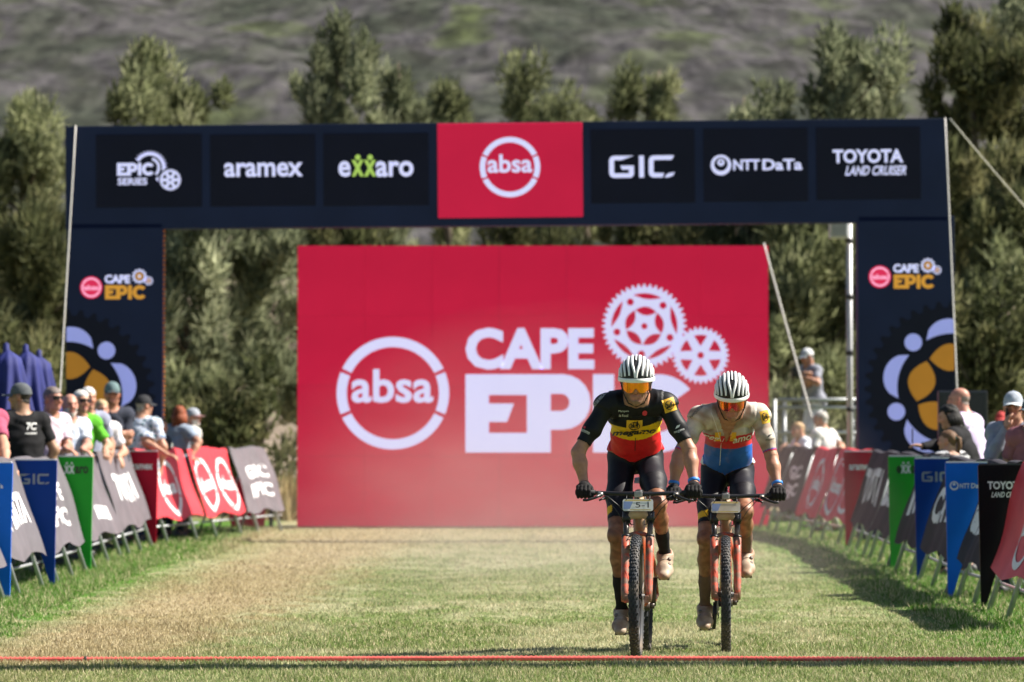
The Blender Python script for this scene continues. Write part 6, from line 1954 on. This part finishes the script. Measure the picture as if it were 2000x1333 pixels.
# right side
person(1893, 751, 29.3, -125, 'bald man in a white and lavender shirt seen from behind', (.62, .52, .74), (.2, .2, .25), tone=(.46, .22, .16), hair=(.25, .2, .18), bald=True, look=-110, arms=('down', 'down'), build=1.1, lean=.16)
person(1878, 783, 28.3, -115, 'woman with long black hair in a black jacket filming with her phone', (.010, .010, .012), (.02, .02, .03), hair=(.008, .007, .007), hair_style='long', look=-100, nod=.25, arms=('down', (1792, 870, 28.1, (-1, -.1, .15))), jacket=True, lean=.22)
person(1858, 838, 27.65, -150, 'girl with brown ponytail in a black and white striped top', (.2, .2, .2), (.03, .03, .05), hair=(.14, .075, .04), hair_style='pony', pattern=stripes, look=-120, arms=('down', 'down'), build=.85, lean=.05)
person(1983, 757, 24.6, -28, 'woman in a pale grey cap talking on her phone in a grey jacket', (.24, .26, .32), DEN, hair=(.06, .04, .03), cap=(.34, .38, .45), bill=(.5, .55, .58), look=-15, tone=(.40, .21, .14), arms=('rail', (1966, 826, 24.4, (.1, .0, 1.0), (-1, -.3, 0), (-.4, -.4, -.9))), jacket=True, build=.9)
person(2022, 768, 24.1, -35, 'person in a dark cap beside the woman on the phone', (.25, .10, .12), DEN, hair=(.05, .03, .02), cap=(.06, .10, .13), look=-40, arms=('rail', 'down'))
person(1957, 800, 40.0, -20, 'person in a red cap far behind the woman on the phone', (.03, .04, .09), DEN, cap=(.45, .04, .04), tone=(.3, .16, .11), arms=('down', 'down'), hair=(.04, .03, .02), group='people in the background')
zdk = zd
person(1585, 676, 43.6, -60, 'cameraman in white cap and grey T-shirt standing on the scaffold platform', (.24, .25, .30), (.62, .66, .74), tone=(.42, .22, .15), hair=(.2, .2, .2), cap=(.62, .64, .66), look=-70, nod=.2, base_z=zd, arms=((1560, 735, 43.3, (-.9, -.1, .1)), (1575, 728, 43.3, (-.9, 0, .2))), group='people in the background', pattern=None)
person(1612, 800, 38.7, -130, 'white haired person in a white shirt with an arm over the far barrier', (.66, .64, .63), (.3, .27, .22), hair=(.42, .40, .38), look=-100, arms=('down', (1640, 885, 38.4, (-.2, -.2, -1))), group='people in the background')
person(1572, 822, 40.0, -70, 'fair haired person in a white shirt leaning on the far barriers', (.62, .66, .74), DEN, hair=(.40, .26, .14), look=-60, arms=('rail', 'rail'), group='people in the background', lean=.2)

# things held
def held_bottle(px, py, d, label, h=.2):
    p = at(px, py, d)
    e = empty('water_bottle', p); tag(e, label, 'bottle')
    MB().lathe([(.001, -h / 2), (.03, -h / 2), (.032, -h / 2 + .01), (.032, h * .22), (.012, h * .42), (.012, h * .46)], p, None, 16).build('body', M('clear_plastic', (.80, .88, .92), .12, .02, 8, trans=.75), e)
    MB().lathe([(.014, h * .44), (.014, h * .53), (.001, h * .54)], p, None, 12).build('cap', M('bottle_cap', (.03, .35, .22), .5), e)
held_bottle(180, 862, 32.62, 'clear water bottle with a green cap held by the fair haired man')
held_bottle(333, 876, 36.62, 'clear drink bottle held upright by the red haired woman', .22)
def held_cup(px, py, d, label, mat, lid=None):
    p = at(px, py, d); e = empty('cup', p); tag(e, label, 'cup')
    MB().lathe([(.001, -.06), (.030, -.06), (.040, .06), (.0385, .06), (.0285, -.057), (.001, -.057)], p, None, 18).build('wall', mat, e)
    if lid: MB().lathe([(.042, .056), (.042, .066), (.030, .076), (.001, .077)], p, None, 18).build('lid', lid, e)
held_cup(398, 886, 37.2, 'clear plastic cup held by the man with the white beard', M('clear_cup', (.85, .88, .9), .15, .02, 8, trans=.7))
held_cup(1947, 890, 24.75, 'red paper cup with white lid held over the barrier', M('red_paper', (.45, .03, .04), .6), M('white_lid', (.75, .76, .78), .4))
def held_phone(px, py, d, rz, label, tilt=0.0):
    p = at(px, py, d); e = empty('phone', p, (tilt, 0, rz)); tag(e, label, 'phone')
    MB().box((0, 0, 0), (.075, .009, .15), None, .003).build('case', DARKP, e, False)
    MB().box((0, -.0052, 0), (.068, .0012, .14)).build('screen', M('phone_glass', (.02, .03, .05), .1), e, False)
held_phone(1782, 852, 28.0, R(80), 'dark phone held up by the woman in black')
held_phone(1968, 814, 24.45, R(60), 'phone held at the ear of the woman in the grey cap')
c_ = at(1553, 728, 43.2)
e = empty('video_camera', c_); tag(e, 'black video camera held by the cameraman on the platform', 'camera')
MB().box(c_, (.12, .26, .16), None, .02).build('body', DARKP, e); MB().tube([c_ + Vector((0, -.12, .01)), c_ + Vector((0, -.26, .01))], [.05, .055], 14).build('lens', DARKP, e)
# print on the back of the black T-shirt
eb, Fb, Lb_, Mb_, (pel_, lv_, ft_, rt_, S_) = bt
shirt_ob = [c for c in eb.children if c.name.startswith('shirt')][0]
back = -ft_
o_ = pel_ + lv_ * .40 * S_
on_surface(Fb, 'lettering', [place_text('7C', 0.10, -.01, .075, .085, .03), place_text('racing', .10, -.06, .03, .10, .02)], o_, Vector((1, 0, 0)), UP, Vector((0, 1, 0)), INKW, shirt_ob, .006, ob=shirt_ob)
# ------------------------------------------------------------------ dust raised by the riders
dm = bpy.data.materials.new('dust'); dm.use_nodes = True
N = dm.node_tree.nodes; L = dm.node_tree.links
N.remove(N['Principled BSDF'])
pv = N.new('ShaderNodeVolumePrincipled'); pv.inputs['Color'].default_value = (0.90, 0.80, 0.70, 1); pv.inputs['Anisotropy'].default_value = 0.2
tc = N.new('ShaderNodeTexCoord')
gr = N.new('ShaderNodeTexGradient'); gr.gradient_type = 'SPHERICAL'
mp = N.new('ShaderNodeMapping'); mp.inputs['Location'].default_value = (0, 0, 1.0); mp.inputs['Scale'].default_value = (1, 1, 1)
L.new(tc.outputs['Object'], mp.inputs['Vector'])
sc_ = N.new('ShaderNodeVectorMath'); sc_.operation = 'MULTIPLY'; sc_.inputs[1].default_value = (1, 1, 0.5)
L.new(mp.outputs[0], sc_.inputs[0]); L.new(sc_.outputs[0], gr.inputs['Vector'])
nz = N.new('ShaderNodeTexNoise'); nz.inputs['Scale'].default_value = 2.2; nz.inputs['Detail'].default_value = 3
L.new(tc.outputs['Object'], nz.inputs['Vector'])
mr = N.new('ShaderNodeMapRange'); mr.inputs['From Min'].default_value = .35; mr.inputs['From Max'].default_value = .7; mr.inputs['To Min'].default_value = .25; mr.inputs['To Max'].default_value = 1.3
L.new(nz.outputs['Fac'], mr.inputs['Value'])
m1 = N.new('ShaderNodeMath'); m1.operation = 'MULTIPLY'; L.new(gr.outputs['Fac'], m1.inputs[0]); L.new(mr.outputs[0], m1.inputs[1])
m2 = N.new('ShaderNodeMath'); m2.operation = 'MULTIPLY'; L.new(m1.outputs[0], m2.inputs[0]); m2.inputs[1].default_value = 0.075
L.new(m2.outputs[0], pv.inputs['Density'])
L.new(pv.outputs[0], N['Material Output'].inputs['Volume'])
do = link('dust', MB().box((0, 0, 0), (2, 2, 2)).mesh('dust'), dm)
do.scale = (3.5, 7.5, 1.4); do.location = (0.5, 27.2, -0.14 + 1.35)
tag(do, 'thin pale dust hanging in the air behind the riders', 'dust', kind='stuff')
